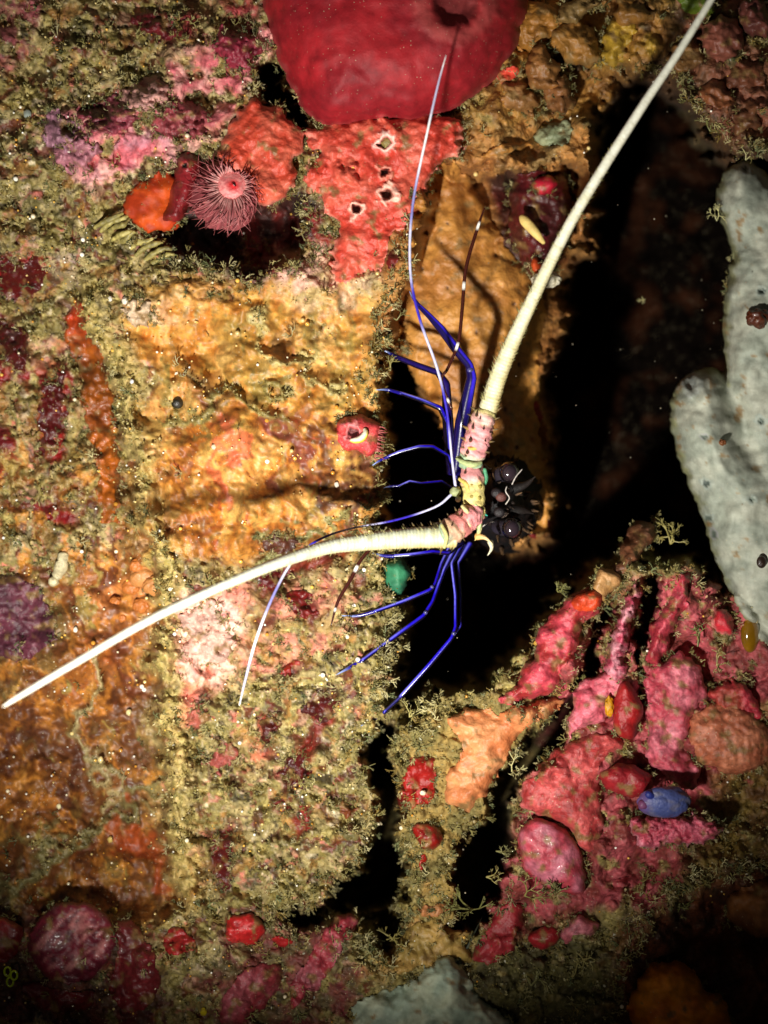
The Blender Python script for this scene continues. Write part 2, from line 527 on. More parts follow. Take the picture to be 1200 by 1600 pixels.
for k, (thr, cA, gl_) in enumerate([(0.0, C(126, 70, 20), 0.75), (0.25, C(84, 36, 14), 0.75), (0.3, C(190, 128, 50), 0.6), (0.35, C(150, 132, 66), 0.3)]):
    kk = ss(thr, thr + 0.3, fbm(XW / 30 * 40, YW / 70 * 40, 40, 4, 180 + k)) * np.clip(recp, 0, 1) * 0.8 * ss(520, 760, Y)
    COLR = lerp(COLR, np.broadcast_to(cA, shp + (3,)), kk)
    TURF = TURF * (1 - kk) + (0.5 if k == 3 else 0.03) * kk
    GL = GL * (1 - kk) + gl_ * kk
# broad smooth sponge sheets: amber on the lower left, golden on the slab
XQ = XW + 46 * fbm(X, Y, 75, 4, 220)
YQ = YW + 46 * fbm(X, Y, 75, 4, 221)
ambz = ss(8, -34, XQ - ridge_x) * ss(890, 960, YQ) * ss(1450, 1390, YQ)
slz = ss(190, 245, XQ) * ss(625, 580, XQ) * ss(440, 490, YQ) * ss(890, 825, YQ)
for zone, sc_, amt, cs_, is_s in ((ambz, 90, 0.72, [C(74, 36, 10), C(124, 70, 18), C(172, 108, 36), C(96, 54, 18)], 0), (slz, 75, 0.55, [C(120, 64, 20), C(190, 122, 42), C(216, 164, 84), C(134, 112, 50)], 1)):
    f_ = ss(-0.5, 0.5, fbm(XQ, YQ / 1.7, sc_, 4, 210 + is_s)) * 2.999
    f_ = np.clip(f_ + is_s * (0.6 * ss(680, 480, Y) - 0.8 * ss(600, 740, Y)), 0, 2.999)
    i_ = f_.astype(int)
    cs_ = np.array(cs_)
    cw_ = lerp(cs_[i_], cs_[np.minimum(i_ + 1, 3)], ss(0.2, 0.8, f_ - i_))
    kk = zone * amt * ss(-0.45, 0.0, fbm(XW, YW, 44, 4, 213 + is_s) + 0.12)
    COLR = lerp(COLR, cw_, kk)
    TURF = TURF * (1 - kk) + 0.05 * kk
    GL = GL * (1 - kk) + 0.6 * kk
# olive welts crossing the sheets, and wine red stains
for k, (q, wd_, cA) in enumerate([([(0, 1400), (70, 1330), (160, 1290), (255, 1245)], 13, C(112, 104, 60)), ([(140, 1060), (150, 1130), (135, 1190), (165, 1260)], 8, C(150, 136, 92)), ([(385, 480), (420, 540), (470, 590), (540, 570)], 9, C(176, 160, 100)),
                                  ([(250, 640), (330, 620), (400, 625), (450, 640)], 11, C(128, 118, 64)), ([(400, 870), (430, 840), (500, 825), (560, 800)], 9, C(120, 122, 74)), ([(60, 900), (130, 960), (180, 1020), (205, 1090)], 9, C(96, 44, 18)),
                                  ([(505, 690), (515, 740), (520, 790)], 12, C(84, 44, 22)), ([(440, 650), (452, 700), (470, 745)], 14, C(116, 52, 40)), ([(345, 665), (352, 715), (350, 770)], 11, C(196, 96, 60)), ([(555, 730), (560, 780), (556, 820)], 18, C(92, 44, 34)),
                                  ([(0, 1180), (60, 1150), (110, 1180), (100, 1250)], 16, C(70, 30, 12)), ([(200, 1290), (235, 1340), (240, 1400)], 18, C(146, 58, 16))]):
    dm = np.full(shp, 1e9)
    for (ax_, ay_), (bx_, by_) in zip(q[:-1], q[1:]):
        ex_, ey_ = bx_ - ax_, by_ - ay_
        tt_ = np.clip(((XQ - ax_) * ex_ + (YQ - ay_) * ey_) / (ex_ * ex_ + ey_ * ey_), 0, 1)
        dm = np.minimum(dm, np.hypot(XQ - ax_ - tt_ * ex_, YQ - ay_ - tt_ * ey_))
    kk = ss(wd_ * 1.5, wd_ * 0.5, dm) * 0.85
    COLR = lerp(COLR, np.broadcast_to(cA, shp + (3,)), kk)
    tf_ = 0.8 if k < 5 else 0.03
    TURF = TURF * (1 - kk) + tf_ * kk
    H = H + kk * (7 if k < 5 else -4)
# hollow round the fan worm
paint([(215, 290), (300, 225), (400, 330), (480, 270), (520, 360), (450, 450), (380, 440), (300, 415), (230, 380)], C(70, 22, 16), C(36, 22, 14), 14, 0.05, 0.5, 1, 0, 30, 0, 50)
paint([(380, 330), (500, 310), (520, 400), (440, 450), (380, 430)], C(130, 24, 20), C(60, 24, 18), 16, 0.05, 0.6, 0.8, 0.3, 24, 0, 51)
paint([(425, 390), (500, 370), (540, 440), (480, 480), (420, 450)], C(220, 170, 150), C(176, 150, 96), 14, 0.3, 0.35, 0.9, 0.15, 24, 4, 52)
# tan wall
paint([(600, 200), (760, 200), (960, 200), (990, 470), (980, 560), (980, 900), (700, 900), (620, 640), (590, 560)], C(176, 124, 62), C(150, 96, 42), 20, 0.05, 0.3, 1, 0, 50, 0, 53)
paint([(625, 480), (680, 400), (720, 560), (660, 600)], C(130, 100, 54), C(160, 110, 60), 30, 0.1, 0.3, 0.6, 0.3, 30, 0, 54)
# upper right rock
paint([(880, 40), (1060, 20), (1240, 180), (1240, 340), (1120, 260), (1080, 200), (1000, 140), (920, 190), (880, 140)], C(92, 60, 34), C(64, 42, 26), 20, 0.05, 0.4, 0.95, 0, 40, 0, 77)
paint([(720, -80), (1000, -80), (1060, 40), (960, 130), (900, 200), (740, 230), (760, 100)], C(170, 122, 54), C(130, 86, 36), 30, 0.06, 0.5, 0.95, 0.1, 50, 0, 55)
paint([(900, 60), (1000, 40), (1020, 90), (930, 120)], C(170, 140, 40), C(140, 100, 30), 20, 0.1, 0.6, 0.8, 0.2, 40, 0, 56)
paint([(1060, -80), (1280, -80), (1280, 240), (1140, 230), (1080, 150), (1050, 60)], C(140, 84, 62), C(100, 64, 38), 20, 0.06, 0.4, 0.95, 0.1, 40, 0, 57)
paint([(760, 240), (880, 230), (905, 320), (870, 440), (800, 450), (760, 350)], C(90, 22, 24), C(56, 26, 22), 14, 0.05, 0.6, 0.95, 0.05, 40, 25, 58)
paint([(740, 190), (900, 190), (950, 260), (870, 270), (760, 250)], C(180, 124, 60), C(140, 110, 60), 14, 0.2, 0.3, 0.9, 0.1, 40, 0, 59)
# lower right rock
paint([(820, 1080), (930, 960), (1000, 900), (1080, 880), (1180, 960), (1260, 1000), (1260, 1180), (1120, 1290), (1050, 1420), (860, 1440), (760, 1500), (740, 1440), (800, 1290), (850, 1180)],
      C(172, 76, 82), C(122, 50, 44), 20, 0.1, 0.4, 1, 0.25, 36, 0, 61)
paint([(1080, 1130), (1180, 1100), (1260, 1140), (1260, 1290), (1130, 1260)], C(170, 110, 70), C(140, 84, 50), 20, 0.2, 0.4, 0.8, 0.2, 36, 0, 62)
paint([(1100, 1210), (1280, 1180), (1280, 1420), (1100, 1400), (1060, 1330)], C(120, 96, 34), C(96, 64, 26), 24, 0.6, 0.4, 0.9, 0.1, 36, 0, 63)
paint([(1000, 1390), (1280, 1330), (1280, 1700), (930, 1700), (940, 1560)], C(104, 52, 24), C(60, 34, 20), 40, 0.02, 0.4, 1, 0, 36, 0, 64)
paint([(740, 1440), (900, 1450), (960, 1520), (940, 1660), (740, 1640)], C(90, 84, 44), C(60, 54, 28), 20, 0.9, 0.2, 0.9, 0.1, 36, 0, 65)
# orange ridge rock
paint([(620, 1130), (700, 1090), (870, 1090), (860, 1130), (800, 1200), (750, 1300), (730, 1360), (700, 1400), (640, 1380), (610, 1250)], C(150, 124, 66), C(112, 100, 54), 14, 0.8, 0.2, 1, 0, 36, 6, 66)
paint([(640, 1390), (730, 1370), (720, 1420), (740, 1500), (640, 1520), (560, 1530)], C(170, 130, 70), C(150, 124, 60), 14, 0.6, 0.3, 0.9, 0.1, 36, 6, 67)
paint([(330, 1440), (560, 1420), (560, 1660), (300, 1660)], C(110, 40, 40), C(86, 72, 40), 20, 0.5, 0.3, 0.9, 0.3, 36, 0, 68)
paint([(-80, 1410), (240, 1420), (280, 1660), (-80, 1660)], C(96, 26, 26), C(60, 24, 20), 20, 0.2, 0.4, 0.9, 0.1, 36, 0, 69)
# cave and crevice shade painted in: rock fades to near black with depth
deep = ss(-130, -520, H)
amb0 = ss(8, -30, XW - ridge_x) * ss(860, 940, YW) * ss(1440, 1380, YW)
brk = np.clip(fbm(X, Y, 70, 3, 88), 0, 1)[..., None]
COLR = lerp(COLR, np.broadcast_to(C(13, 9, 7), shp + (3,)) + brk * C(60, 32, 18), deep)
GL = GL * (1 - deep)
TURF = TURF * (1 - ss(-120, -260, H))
COLR = COLR * (1 + (0.22 - 0.16 * np.maximum(slab, amb0)) * n_d)[..., None]
COLR = np.clip(COLR, 0.0012, 0.9)

kr = np.exp(-((XW - ridge_x - 20) / 24) ** 2) * ss(400, 470, Y) * ss(1480, 1380, Y) * ss(-0.5, 0.1, n_b + 0.3)
COLR = lerp(COLR, lerp(np.broadcast_to(C(150, 134, 70), shp + (3,)), np.broadcast_to(C(184, 160, 96), shp + (3,)), ss(-0.3, 0.4, n_d)), kr * 0.85)
TURF = TURF * (1 - kr) + 0.8 * kr
amb = ss(8, -30, XW - ridge_x) * ss(860, 940, YW) * ss(1440, 1380, YW)
SM = np.clip(np.maximum(slab, amb) * ss(0.9, 0.45, TURF), 0, 1)
GL = GL * (1 - SM) + SM * 0.5
H = H + SM * (fbm(X / 1.0, Y / 3.0, 44, 2, 191) * 3.2 + fbm(X, Y, 80, 2, 192) * 7)
H = H + lump2 * (0.14 + 0.86 * TURF) * (1 - 0.95 * SM) + fbm(X, Y, 11, 3, 31) * (1.0 - 0.75 * SM + 2.4 * TURF) + ss(0.05, 0.45, n_b) * -12 * TURF + (0.5 - wd3) * 2.5 * TURF

pts = np.stack([X, Y, H], -1)
W3 = P(pts)
ny, nx = shp
idx = np.arange(nx * ny).reshape(ny, nx)
F = np.stack([idx[:-1, :-1], idx[1:, :-1], idx[1:, 1:], idx[:-1, 1:]], -1).reshape(-1, 4)
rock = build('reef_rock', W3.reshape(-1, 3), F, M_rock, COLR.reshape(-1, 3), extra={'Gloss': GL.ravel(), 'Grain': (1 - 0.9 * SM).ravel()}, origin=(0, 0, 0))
tag(rock, kind='structure')
du = np.gradient(W3, axis=1)
dv = np.gradient(W3, axis=0)
NRM = np.cross(du, dv)
NRM /= np.linalg.norm(NRM, axis=-1, keepdims=True) + 1e-12
NRM *= np.where(NRM[..., 1:2] > 0, -1, 1)


def samp(A, x, y):
    """bilinear lookup of a terrain grid"""
    x = np.atleast_1d(np.asarray(x, float))
    y = np.atleast_1d(np.asarray(y, float))
    i = np.clip(np.searchsorted(gx, x) - 1, 0, nx - 2)
    j = np.clip(np.searchsorted(gy, y) - 1, 0, ny - 2)
    u = np.clip((x - gx[i]) / (gx[i + 1] - gx[i]), 0, 1)
    v = np.clip((y - gy[j]) / (gy[j + 1] - gy[j]), 0, 1)
    if A.ndim == 3:
        u, v = u[:, None], v[:, None]
    return (A[j, i] * (1 - u) + A[j, i + 1] * u) * (1 - v) + (A[j + 1, i] * (1 - u) + A[j + 1, i + 1] * u) * v


def ht(x, y):
    return float(samp(H, x, y)[0])


# ------------------------------------------------------------------ turf algae and beads (uncountable)
def scatter(n, dens):
    out = []
    tot = 0
    while tot < n:
        x = rng.uniform(-40, 1240, n * 2)
        y = rng.uniform(-40, 1640, n * 2)
        k = rng.uniform(0, 1, n * 2) < dens(x, y)
        out.append(np.stack([x[k], y[k]], 1))
        tot += k.sum()
        if len(out) > 40:
            break
    return np.concatenate(out)[:n]


def frames(nrm):
    a = rng.normal(size=nrm.shape)
    t = a - (a * nrm).sum(-1, keepdims=True) * nrm
    t /= np.linalg.norm(t, axis=-1, keepdims=True)
    return t, np.cross(nrm, t)


turf_patch = ss(-0.25, 0.45, fbm(X, Y, 34, 4, 80))


def turf_dens(x, y):
    return np.clip(ss(0.1, 0.9, samp(TURF, x, y)) * (0.06 + 0.94 * samp(turf_patch, x, y)) + samp(EDGE, x, y) * 0.7 * (samp(H, x, y) > -140), 0, 1)


# leaflets
n = 34000
xy = scatter(n, turf_dens)
n = len(xy)
bp = P(np.c_[xy, samp(H, xy[:, 0], xy[:, 1]) - 1.5])
nn = samp(NRM, xy[:, 0], xy[:, 1])
t, b = frames(nn)
lean = rng.uniform(0.2, 1.6, n)[:, None]
d = nn + t * lean
d /= np.linalg.norm(d, axis=1, keepdims=True)
side = np.cross(d, nn + b)
side /= np.linalg.norm(side, axis=1, keepdims=True) + 1e-9
L = (rng.uniform(2.0, 7.0, n) * S)[:, None]
Wd = (rng.uniform(0.6, 2.2, n) * S)[:, None]
bend = nn * L * rng.uniform(-0.1, 0.3, n)[:, None]
V = np.stack([bp - side * Wd * 0.5, bp + side * Wd * 0.5, bp + d * L * 0.55 + side * Wd + bend, bp + d * L * 0.55 - side * Wd + bend, bp + d * L], 1)
base = np.arange(n)[:, None] * 5
Ft = np.concatenate([base + np.array([0, 1, 2]), base + np.array([0, 2, 3]), base + np.array([3, 2, 4])])
pal = np.array([C(146, 136, 82), C(172, 160, 106), C(120, 114, 66), C(190, 180, 130), C(108, 114, 74), C(142, 120, 62)])
cc = pal[rng.integers(0, len(pal), n)] * rng.uniform(0.75, 1.15, n)[:, None]
cc = 0.55 * cc + 0.45 * samp(COLR, xy[:, 0], xy[:, 1])
o = build('turf_algae', V.reshape(-1, 3), Ft, M_turf, np.repeat(cc, 5, 0), smooth=False, origin=(0, 0, 0))
tag(o, 'short tan and olive turf algae carpeting the rock', 'turf algae', kind='stuff')


def branch_proto(seed, gens=3, ln=9.0, rad=1.1):
    """small forked tuft growing along +z; returns verts (units) and tris"""
    r = np.random.default_rng(seed)
    Vs, Fs = [], []

    def seg(p, q, r0, r1):
        ax = q - p
        ax = ax / (np.linalg.norm(ax) + 1e-9)
        a = np.cross(ax, [0.31, 0.87, 0.22])
        a /= np.linalg.norm(a)
        c = np.cross(ax, a)
        k = sum(len(v) for v in Vs)
        ang = np.arange(3) * 2.094
        ring = np.cos(ang)[:, None] * a + np.sin(ang)[:, None] * c
        Vs.append(np.r_[p + ring * r0, q + ring * r1])
        for i in range(3):
            j = (i + 1) % 3
            Fs.append((k + i, k + j, k + 3 + j))
            Fs.append((k + i, k + 3 + j, k + 3 + i))

    def grow(p, dr, g, l, rr):
        q = p + dr * l
        seg(p, q, rr, rr * 0.8)
        if g == 0:
            return
        for s in range(2 if r.random() < 0.8 else 3):
            nd = dr + r.normal(size=3) * 0.55
            nd /= np.linalg.norm(nd)
            grow(q, nd, g - 1, l * r.uniform(0.65, 0.95), rr * 0.78)
    for s in range(r.integers(2, 4)):
        d0 = np.array([0, 0, 1.0]) + r.normal(size=3) * 0.5
        d0 /= np.linalg.norm(d0)
        grow(np.zeros(3), d0, gens, ln * r.uniform(0.7, 1.1), rad)
    return np.concatenate(Vs), np.array(Fs)


protos = [branch_proto(100 + i, 2, 6.5, 0.95) for i in range(8)]


def tuft_dens(x, y):
    return np.clip(samp(TURF, x, y) * samp(turf_patch, x, y) ** 2 * 0.35 + samp(EDGE, x, y) * (samp(H, x, y) > -160), 0, 1)


n = 2600
xy = scatter(n, tuft_dens)
n = len(xy)
bp = P(np.c_[xy, samp(H, xy[:, 0], xy[:, 1]) - 2])
nn = samp(NRM, xy[:, 0], xy[:, 1]) + np.array([0, -0.4, 0])
nn /= np.linalg.norm(nn, axis=1, keepdims=True)
t, b = frames(nn)
VV, FF, CC = [], [], []
off = 0
which = rng.integers(0, 8, n)
szs = rng.uniform(0.55, 1.3, n) * S
cols = pal[rng.integers(0, len(pal), n)] * rng.uniform(0.7, 1.15, n)[:, None]
for k, (pv, pf) in enumerate(protos):
    s = np.where(which == k)[0]
    R = np.stack([t[s], b[s], nn[s]], 2)
    v = np.einsum('nij,vj->nvi', R, pv) * szs[s][:, None, None] + bp[s][:, None]
    VV.append(v.reshape(-1, 3))
    FF.append((pf[None] + (np.arange(len(s)) * len(pv))[:, None, None] + off).reshape(-1, 3))
    CC.append(np.repeat(cols[s], len(pv), 0))
    off += len(s) * len(pv)
o = build('branching_turf', np.concatenate(VV), np.concatenate(FF), M_turf, np.concatenate(CC), smooth=False, origin=(0, 0, 0))
tag(o, 'fine forked algae fringe along the rock edges', 'turf algae', kind='stuff')


def ico(sub=1):
    ph = (1 + 5 ** 0.5) / 2
    v = [(-1, ph, 0), (1, ph, 0), (-1, -ph, 0), (1, -ph, 0), (0, -1, ph), (0, 1, ph), (0, -1, -ph), (0, 1, -ph), (ph, 0, -1), (ph, 0, 1), (-ph, 0, -1), (-ph, 0, 1)]
    v = [np.array(q) / np.linalg.norm(q) for q in v]
    f = [(0, 11, 5), (0, 5, 1), (0, 1, 7), (0, 7, 10), (0, 10, 11), (1, 5, 9), (5, 11, 4), (11, 10, 2), (10, 7, 6), (7, 1, 8), (3, 9, 4), (3, 4, 2), (3, 2, 6), (3, 6, 8), (3, 8, 9),
         (4, 9, 5), (2, 4, 11), (6, 2, 10), (8, 6, 7), (9, 8, 1)]
    for _ in range(sub):
        nf, cache = [], {}

        def mid_(a, b):
            k = (min(a, b), max(a, b))
            if k not in cache:
                q = v[a] + v[b]
                v.append(q / np.linalg.norm(q))
                cache[k] = len(v) - 1
            return cache[k]
        for a, b_, c in f:
            x, y, z = mid_(a, b_), mid_(b_, c), mid_(c, a)
            nf += [(a, x, z), (b_, y, x), (c, z, y), (x, y, z)]
        f = nf
    return np.array(v), np.array(f)


IV, IF = ico(1)
n = 1300


def bead_dens(x, y):
    return np.clip((samp(H, x, y) > -170) * (0.12 + 0.8 * ss(0.0, 0.6, fbm(x, y, 70, 3, 90))) * (0.2 + 0.8 * ss(760, 560, x)), 0, 1)


xy = scatter(n, bead_dens)  # glossy beads added for the sparkles and golden zooids on the turf
n = len(xy)
r = rng.uniform(0.8, 2.0, n) * np.where(rng.random(n) < 0.14, 2.0, 1)
bp = P(np.c_[xy, samp(H, xy[:, 0], xy[:, 1]) + r * 0.5 + 2])
v = IV[None] * (r * S)[:, None, None] + bp[:, None]
palb = np.array([C(240, 226, 190), C(230, 180, 80), C(225, 200, 130), C(250, 245, 230), C(200, 140, 50)])
o = build('sparkle_beads', v.reshape(-1, 3), (IF[None] + (np.arange(n) * len(IV))[:, None, None]).reshape(-1, 3), M_bead,
          np.repeat(palb[rng.integers(0, 5, n)], len(IV), 0), origin=(0, 0, 0))
tag(o, 'tiny pale and golden beads added on the rock for sparkle', 'bead', kind='stuff')


FRINGE = []
# ------------------------------------------------------------------ inflated growths on the rock
def blob(name, label, cat, layers, mat, c1, c2, step=3.2, edge=None, pits=(), noise=3.0, nsc=30, warp=4.0, wsc=26, h0=None, lumps=0.0, lsc=26,
         paintf=None, seed=0, group=None, parent=None, mixsc=45, skirt=45, follow=0.6, fringe=0.9, dust=None):
    """a rounded growth whose outline is a polygon; layers = [(polygon, thickness, edge width), ...]"""
    polys = [chaikin(q[0], 2) for q in layers]
    allp = np.concatenate(polys)
    x0, y0 = allp.min(0) - 3 * step - warp
    x1, y1 = allp.max(0) + 3 * step + warp
    ax, ay = np.arange(x0, x1, step), np.arange(y0, y1, step)
    x, y = np.meshgrid(ax, ay)
    wx = fbm(x, y, wsc, 3, 200 + seed) * warp
    wy = fbm(x, y, wsc, 3, 300 + seed) * warp
    D = np.full(x.shape, -1e9)
    Hh = np.full(x.shape, -1e9)
    for (q, T, wdt), pl in zip(layers, polys):
        d, _, _ = sdf(x + wx, y + wy, pl)
        u = np.clip(d / wdt, 0, 1)
        hh = T * np.sqrt(np.maximum(1 - (1 - u) ** 2, 0))
        hh = np.where(d > 0, hh, d * 1.5)
        kk = 0.05
        Hh = np.where(Hh < -1e8, hh, np.log(np.exp(np.clip(kk * hh, -40, 40)) + np.exp(np.clip(kk * Hh, -40, 40))) / kk if len(layers) > 1 else hh)
        D = np.maximum(D, d)
    if h0 is None:
        cx, cy = allp.mean(0)
        hb = samp(H, x.ravel(), y.ravel()).reshape(x.shape)
        inside = D > 0
        hm = np.median(hb[inside]) if inside.any() else 0
        base = hm + (hb - hm) * follow
    else:
        base = h0(x, y) if callable(h0) else h0
    kin = np.clip(D / 8, 0, 1)
    Hh = Hh + fbm(x, y, nsc, 4, 400 + seed) * noise * kin
    if lumps:
        wdd, _ = worley(x + wx * 2, y + wy * 2, lsc, 5 + seed)
        Hh = Hh + (0.55 - wdd) * lumps * kin
    col = lerp(np.broadcast_to(c1, x.shape + (3,)), np.broadcast_to(c2, x.shape + (3,)), ss(-0.5, 0.5, fbm(x, y, mixsc, 4, 500 + seed)))
    if edge is not None:
        ec, ew = edge
        col = lerp(col, np.broadcast_to(ec, x.shape + (3,)), ss(ew, 0, D + fbm(x, y, 18, 2, 600 + seed) * ew * 0.6) * 0.85)
    if dust is None:
        dust = {'coralline_crust': 0.42, 'sponge_skin': 0.3, 'wet_tissue': 0.36, 'velvet_sponge': 0.12}.get(mat.name, 0)
    if dust:
        dn = fbm(x, y, 24, 5, 650 + seed)
        kd = ss(0.62 - dust, 0.95 - dust * 0.6, dn) * 0.85
        col = lerp(col, np.broadcast_to(C(128, 100, 58), x.shape + (3,)), kd)
        kp = ss(0.35, 0.75, fbm(x, y, 17, 4, 660 + seed)) * dust
        col = lerp(col, np.clip(col * 1.5 + 0.06, 0, 0.8), kp)
        kz = ss(0.3, 0.7, fbm(x, y, 13, 4, 670 + seed)) * dust
        col = lerp(col, col * np.array([0.45, 0.38, 0.38]), kz)
    PIT = np.zeros(x.shape)
    for (px, py, pr, pd, rim, rc, pc) in pits:
        rr = np.hypot(x - px, (y - py)) * (1 + min(0.55, 5 / pr) * fbm(x, y, 12, 2, 700 + seed)) / pr
        Hh = Hh + rim * np.exp(-((rr - 1.25) / 0.35) ** 2)
        PIT = PIT + pd * ss(1.0, 0.45, rr)
        col = lerp(col, np.broadcast_to(rc, x.shape + (3,)), np.exp(-((rr - 1.2) / 0.32) ** 2) * 0.9)
        col = lerp(col, np.broadcast_to(pc, x.shape + (3,)), ss(0.95, 0.7, rr))
    if paintf:
        col = paintf(x, y, D, col)
    keep = D > -step * 1.2
    cell = keep[:-1, :-1] & keep[1:, :-1] & keep[1:, 1:] & keep[:-1, 1:]
    id_ = np.arange(x.size).reshape(x.shape)
    F = np.stack([id_[:-1, :-1], id_[1:, :-1], id_[1:, 1:], id_[:-1, 1:]], -1)[cell]
    tsx = samp(H, x.ravel(), y.ravel()).reshape(x.shape)
    hz = base + Hh
    hz = np.where(D > 3, np.maximum(hz, tsx + 1.5 + 0.15 * Hh), hz) - PIT
    # edge vertices are pulled onto the outline and sunk
    gyy, gxx = np.gradient(D, step)
    gm = np.hypot(gxx, gyy) + 1e-6
    out = D < 0
    xx = np.where(out, x - D * gxx / gm ** 2, x)
    yy = np.where(out, y - D * gyy / gm ** 2, y)
    hz = np.where(out, base - 3, hz)
    # skirt: boundary loop pushed back into the rock
    ed = {}
    for f in F:
        for a, b_ in ((0, 1), (1, 2), (2, 3), (3, 0)):
            i, j = int(f[a]), int(f[b_])
            if (j, i) in ed:
                del ed[(j, i)]
            else:
                ed[(i, j)] = 1
    Vp = np.stack([xx, yy, hz], -1).reshape(-1, 3)
    cl = np.clip(col, 0.002, 0.95).reshape(-1, 3)
    used = np.unique(F)
    remap = -np.ones(len(Vp), int)
    remap[used] = np.arange(len(used))
    bl = sorted({i for e in ed for i in e})
    bm_ = {i: len(used) + k for k, i in enumerate(bl)}
    V2 = Vp[bl].copy()
    V2[:, 2] -= skirt
    Fs = [(remap[j], remap[i], bm_[i], bm_[j]) for i, j in ed]
    Vall = np.concatenate([Vp[used], V2])
    Call = np.concatenate([cl[used], cl[bl]])
    Fall = np.concatenate([remap[F], np.array(Fs)])
    if fringe:
        ring = Vp[bl]
        pick = rng.random(len(ring)) < fringe
        FRINGE.append(ring[pick])
    ob = build(name, P(Vall), Fall, mat, Call, parent=parent)
    if parent is None:
        tag(ob, label, cat, group)
    return ob


def ell(cx, cy, rx, ry, rot=0, n=14, jit=0.08, seed=0):
    r = np.random.default_rng(seed)
    a = np.linspace(0, 2 * np.pi, n, endpoint=False)
    q = 1 + r.uniform(-jit, jit, n)
    x, y = np.cos(a) * rx * q, np.sin(a) * ry * q
    c, s = math.cos(math.radians(rot)), math.sin(math.radians(rot))
    return np.stack([cx + x * c - y * s, cy + x * s + y * c], 1)


def path(pts, n):
    """Catmull-Rom through control rows"""
    p = np.asarray(pts, float)
    q = np.r_[[2 * p[0] - p[1]], p, [2 * p[-1] - p[-2]]]
    seglen = np.linalg.norm(np.diff(p[:, :2], axis=0), axis=1) + 1e-6
    cum = np.r_[0, np.cumsum(seglen)]
    s = np.linspace(0, cum[-1], n)
    i = np.clip(np.searchsorted(cum, s, 'right') - 1, 0, len(p) - 2)
    t = ((s - cum[i]) / seglen[i])[:, None]
    a, b, c, d = q[i], q[i + 1], q[i + 2], q[i + 3]
    return 0.5 * ((2 * b) + (-a + c) * t + (2 * a - 5 * b + 4 * c - d) * t ** 2 + (-a + 3 * b - 3 * c + d) * t ** 3)


def tube(pts, n=40, seg=10, radf=None, closed_tip=True, straight=False):
    """tapered tube through (x, y, h, r); returns world verts, quads, (s, angle) per vertex"""
    if straight:
        p = np.asarray(pts, float)
        cum = np.r_[0, np.cumsum(np.linalg.norm(np.diff(p[:, :3], axis=0), axis=1))]
        s = np.linspace(0, cum[-1], n)
        q = np.stack([np.interp(s, cum, p[:, k]) for k in range(4)], 1)
    else:
        q = path(pts, n)
    c = P(q[:, :3])
    r = np.maximum(q[:, 3], 0.15) * S * (DC - q[:, 2]) / DC
    if radf is not None:
        r = r * radf(np.linspace(0, 1, n), q)
    T = np.gradient(c, axis=0)
    T /= np.linalg.norm(T, axis=1, keepdims=True)
    view = np.array([0, -1.0, 0])
    A = np.cross(T, view)
    A /= np.linalg.norm(A, axis=1, keepdims=True) + 1e-9
    B = np.cross(A, T)
    ang = np.arange(seg) / seg * 2 * np.pi
    V = c[:, None] + (np.cos(ang)[None, :, None] * A[:, None] + np.sin(ang)[None, :, None] * B[:, None]) * r[:, None, None]
    V = V.reshape(-1, 3)
    i = np.arange(n - 1)[:, None] * seg
    j = np.arange(seg)[None]
    j2 = (j + 1) % seg
    F = np.stack([i + j, i + j2, i + seg + j2, i + seg + j], -1).reshape(-1, 4)
    ca, cb = len(V), len(V) + 1
    V = np.r_[V, [c[0] - T[0] * r[0] * 0.4], [c[-1] + T[-1] * r[-1] * 0.5]]
    e = (n - 1) * seg
    jj = np.arange(seg)
    cap = np.concatenate([np.stack([jj, np.full(seg, ca), (jj + 1) % seg, (jj + 1) % seg], 1)[:, [0, 1, 2]],
                          np.stack([e + jj, e + (jj + 1) % seg, np.full(seg, cb)], 1)])
    cap = np.c_[cap, cap[:, 2]]
    sv = np.r_[np.repeat(np.linspace(0, 1, n), seg), 0, 1]
    av = np.r_[np.tile(np.sin(ang), n), 1, 1]
    bv = np.r_[np.tile(np.cos(ang), n), 0, 0]
    return V, F, cap, sv, av, bv, c, A, B, r


def tube_obj(name, pts, mat, colf, n=40, seg=10, parent=None, label=None, cat=None, group=None, radf=None, straight=False):
    V, F, cap, sv, av, bv, *_ = tube(pts, n, seg, radf, straight=straight)
    col = colf(sv, av, bv) if callable(colf) else np.tile(colf, (len(V), 1))
    tri = np.concatenate([F[:, [0, 1, 2]], F[:, [0, 2, 3]], cap[:, :3]])
    ob = build(name, V, tri, mat, col, parent=parent)
    if label:
        tag(ob, label, cat, group)
    return ob


def ball(name, c, r, mat, col, parent=None, label=None, cat=None, group=None, sub=3, noise=0.0, seed=0):
    v, f = ico(sub)
    r = np.broadcast_to(np.asarray(r, float), 3)
    rr = 1 + noise * fbm(v[:, 0] * 30 + seed * 50, v[:, 1] * 30 + v[:, 2] * 23, 18, 3, seed)[:, None]
    p = np.asarray(c, float) + v * r * rr
    colr = col(v) if callable(col) else np.tile(col, (len(v), 1))
    ob = build(name, P(p), f, mat, colr, parent=parent)
    if label:
        tag(ob, label, cat, group)
    return ob


red1, red2 = C(214, 62, 50), C(196, 44, 40)
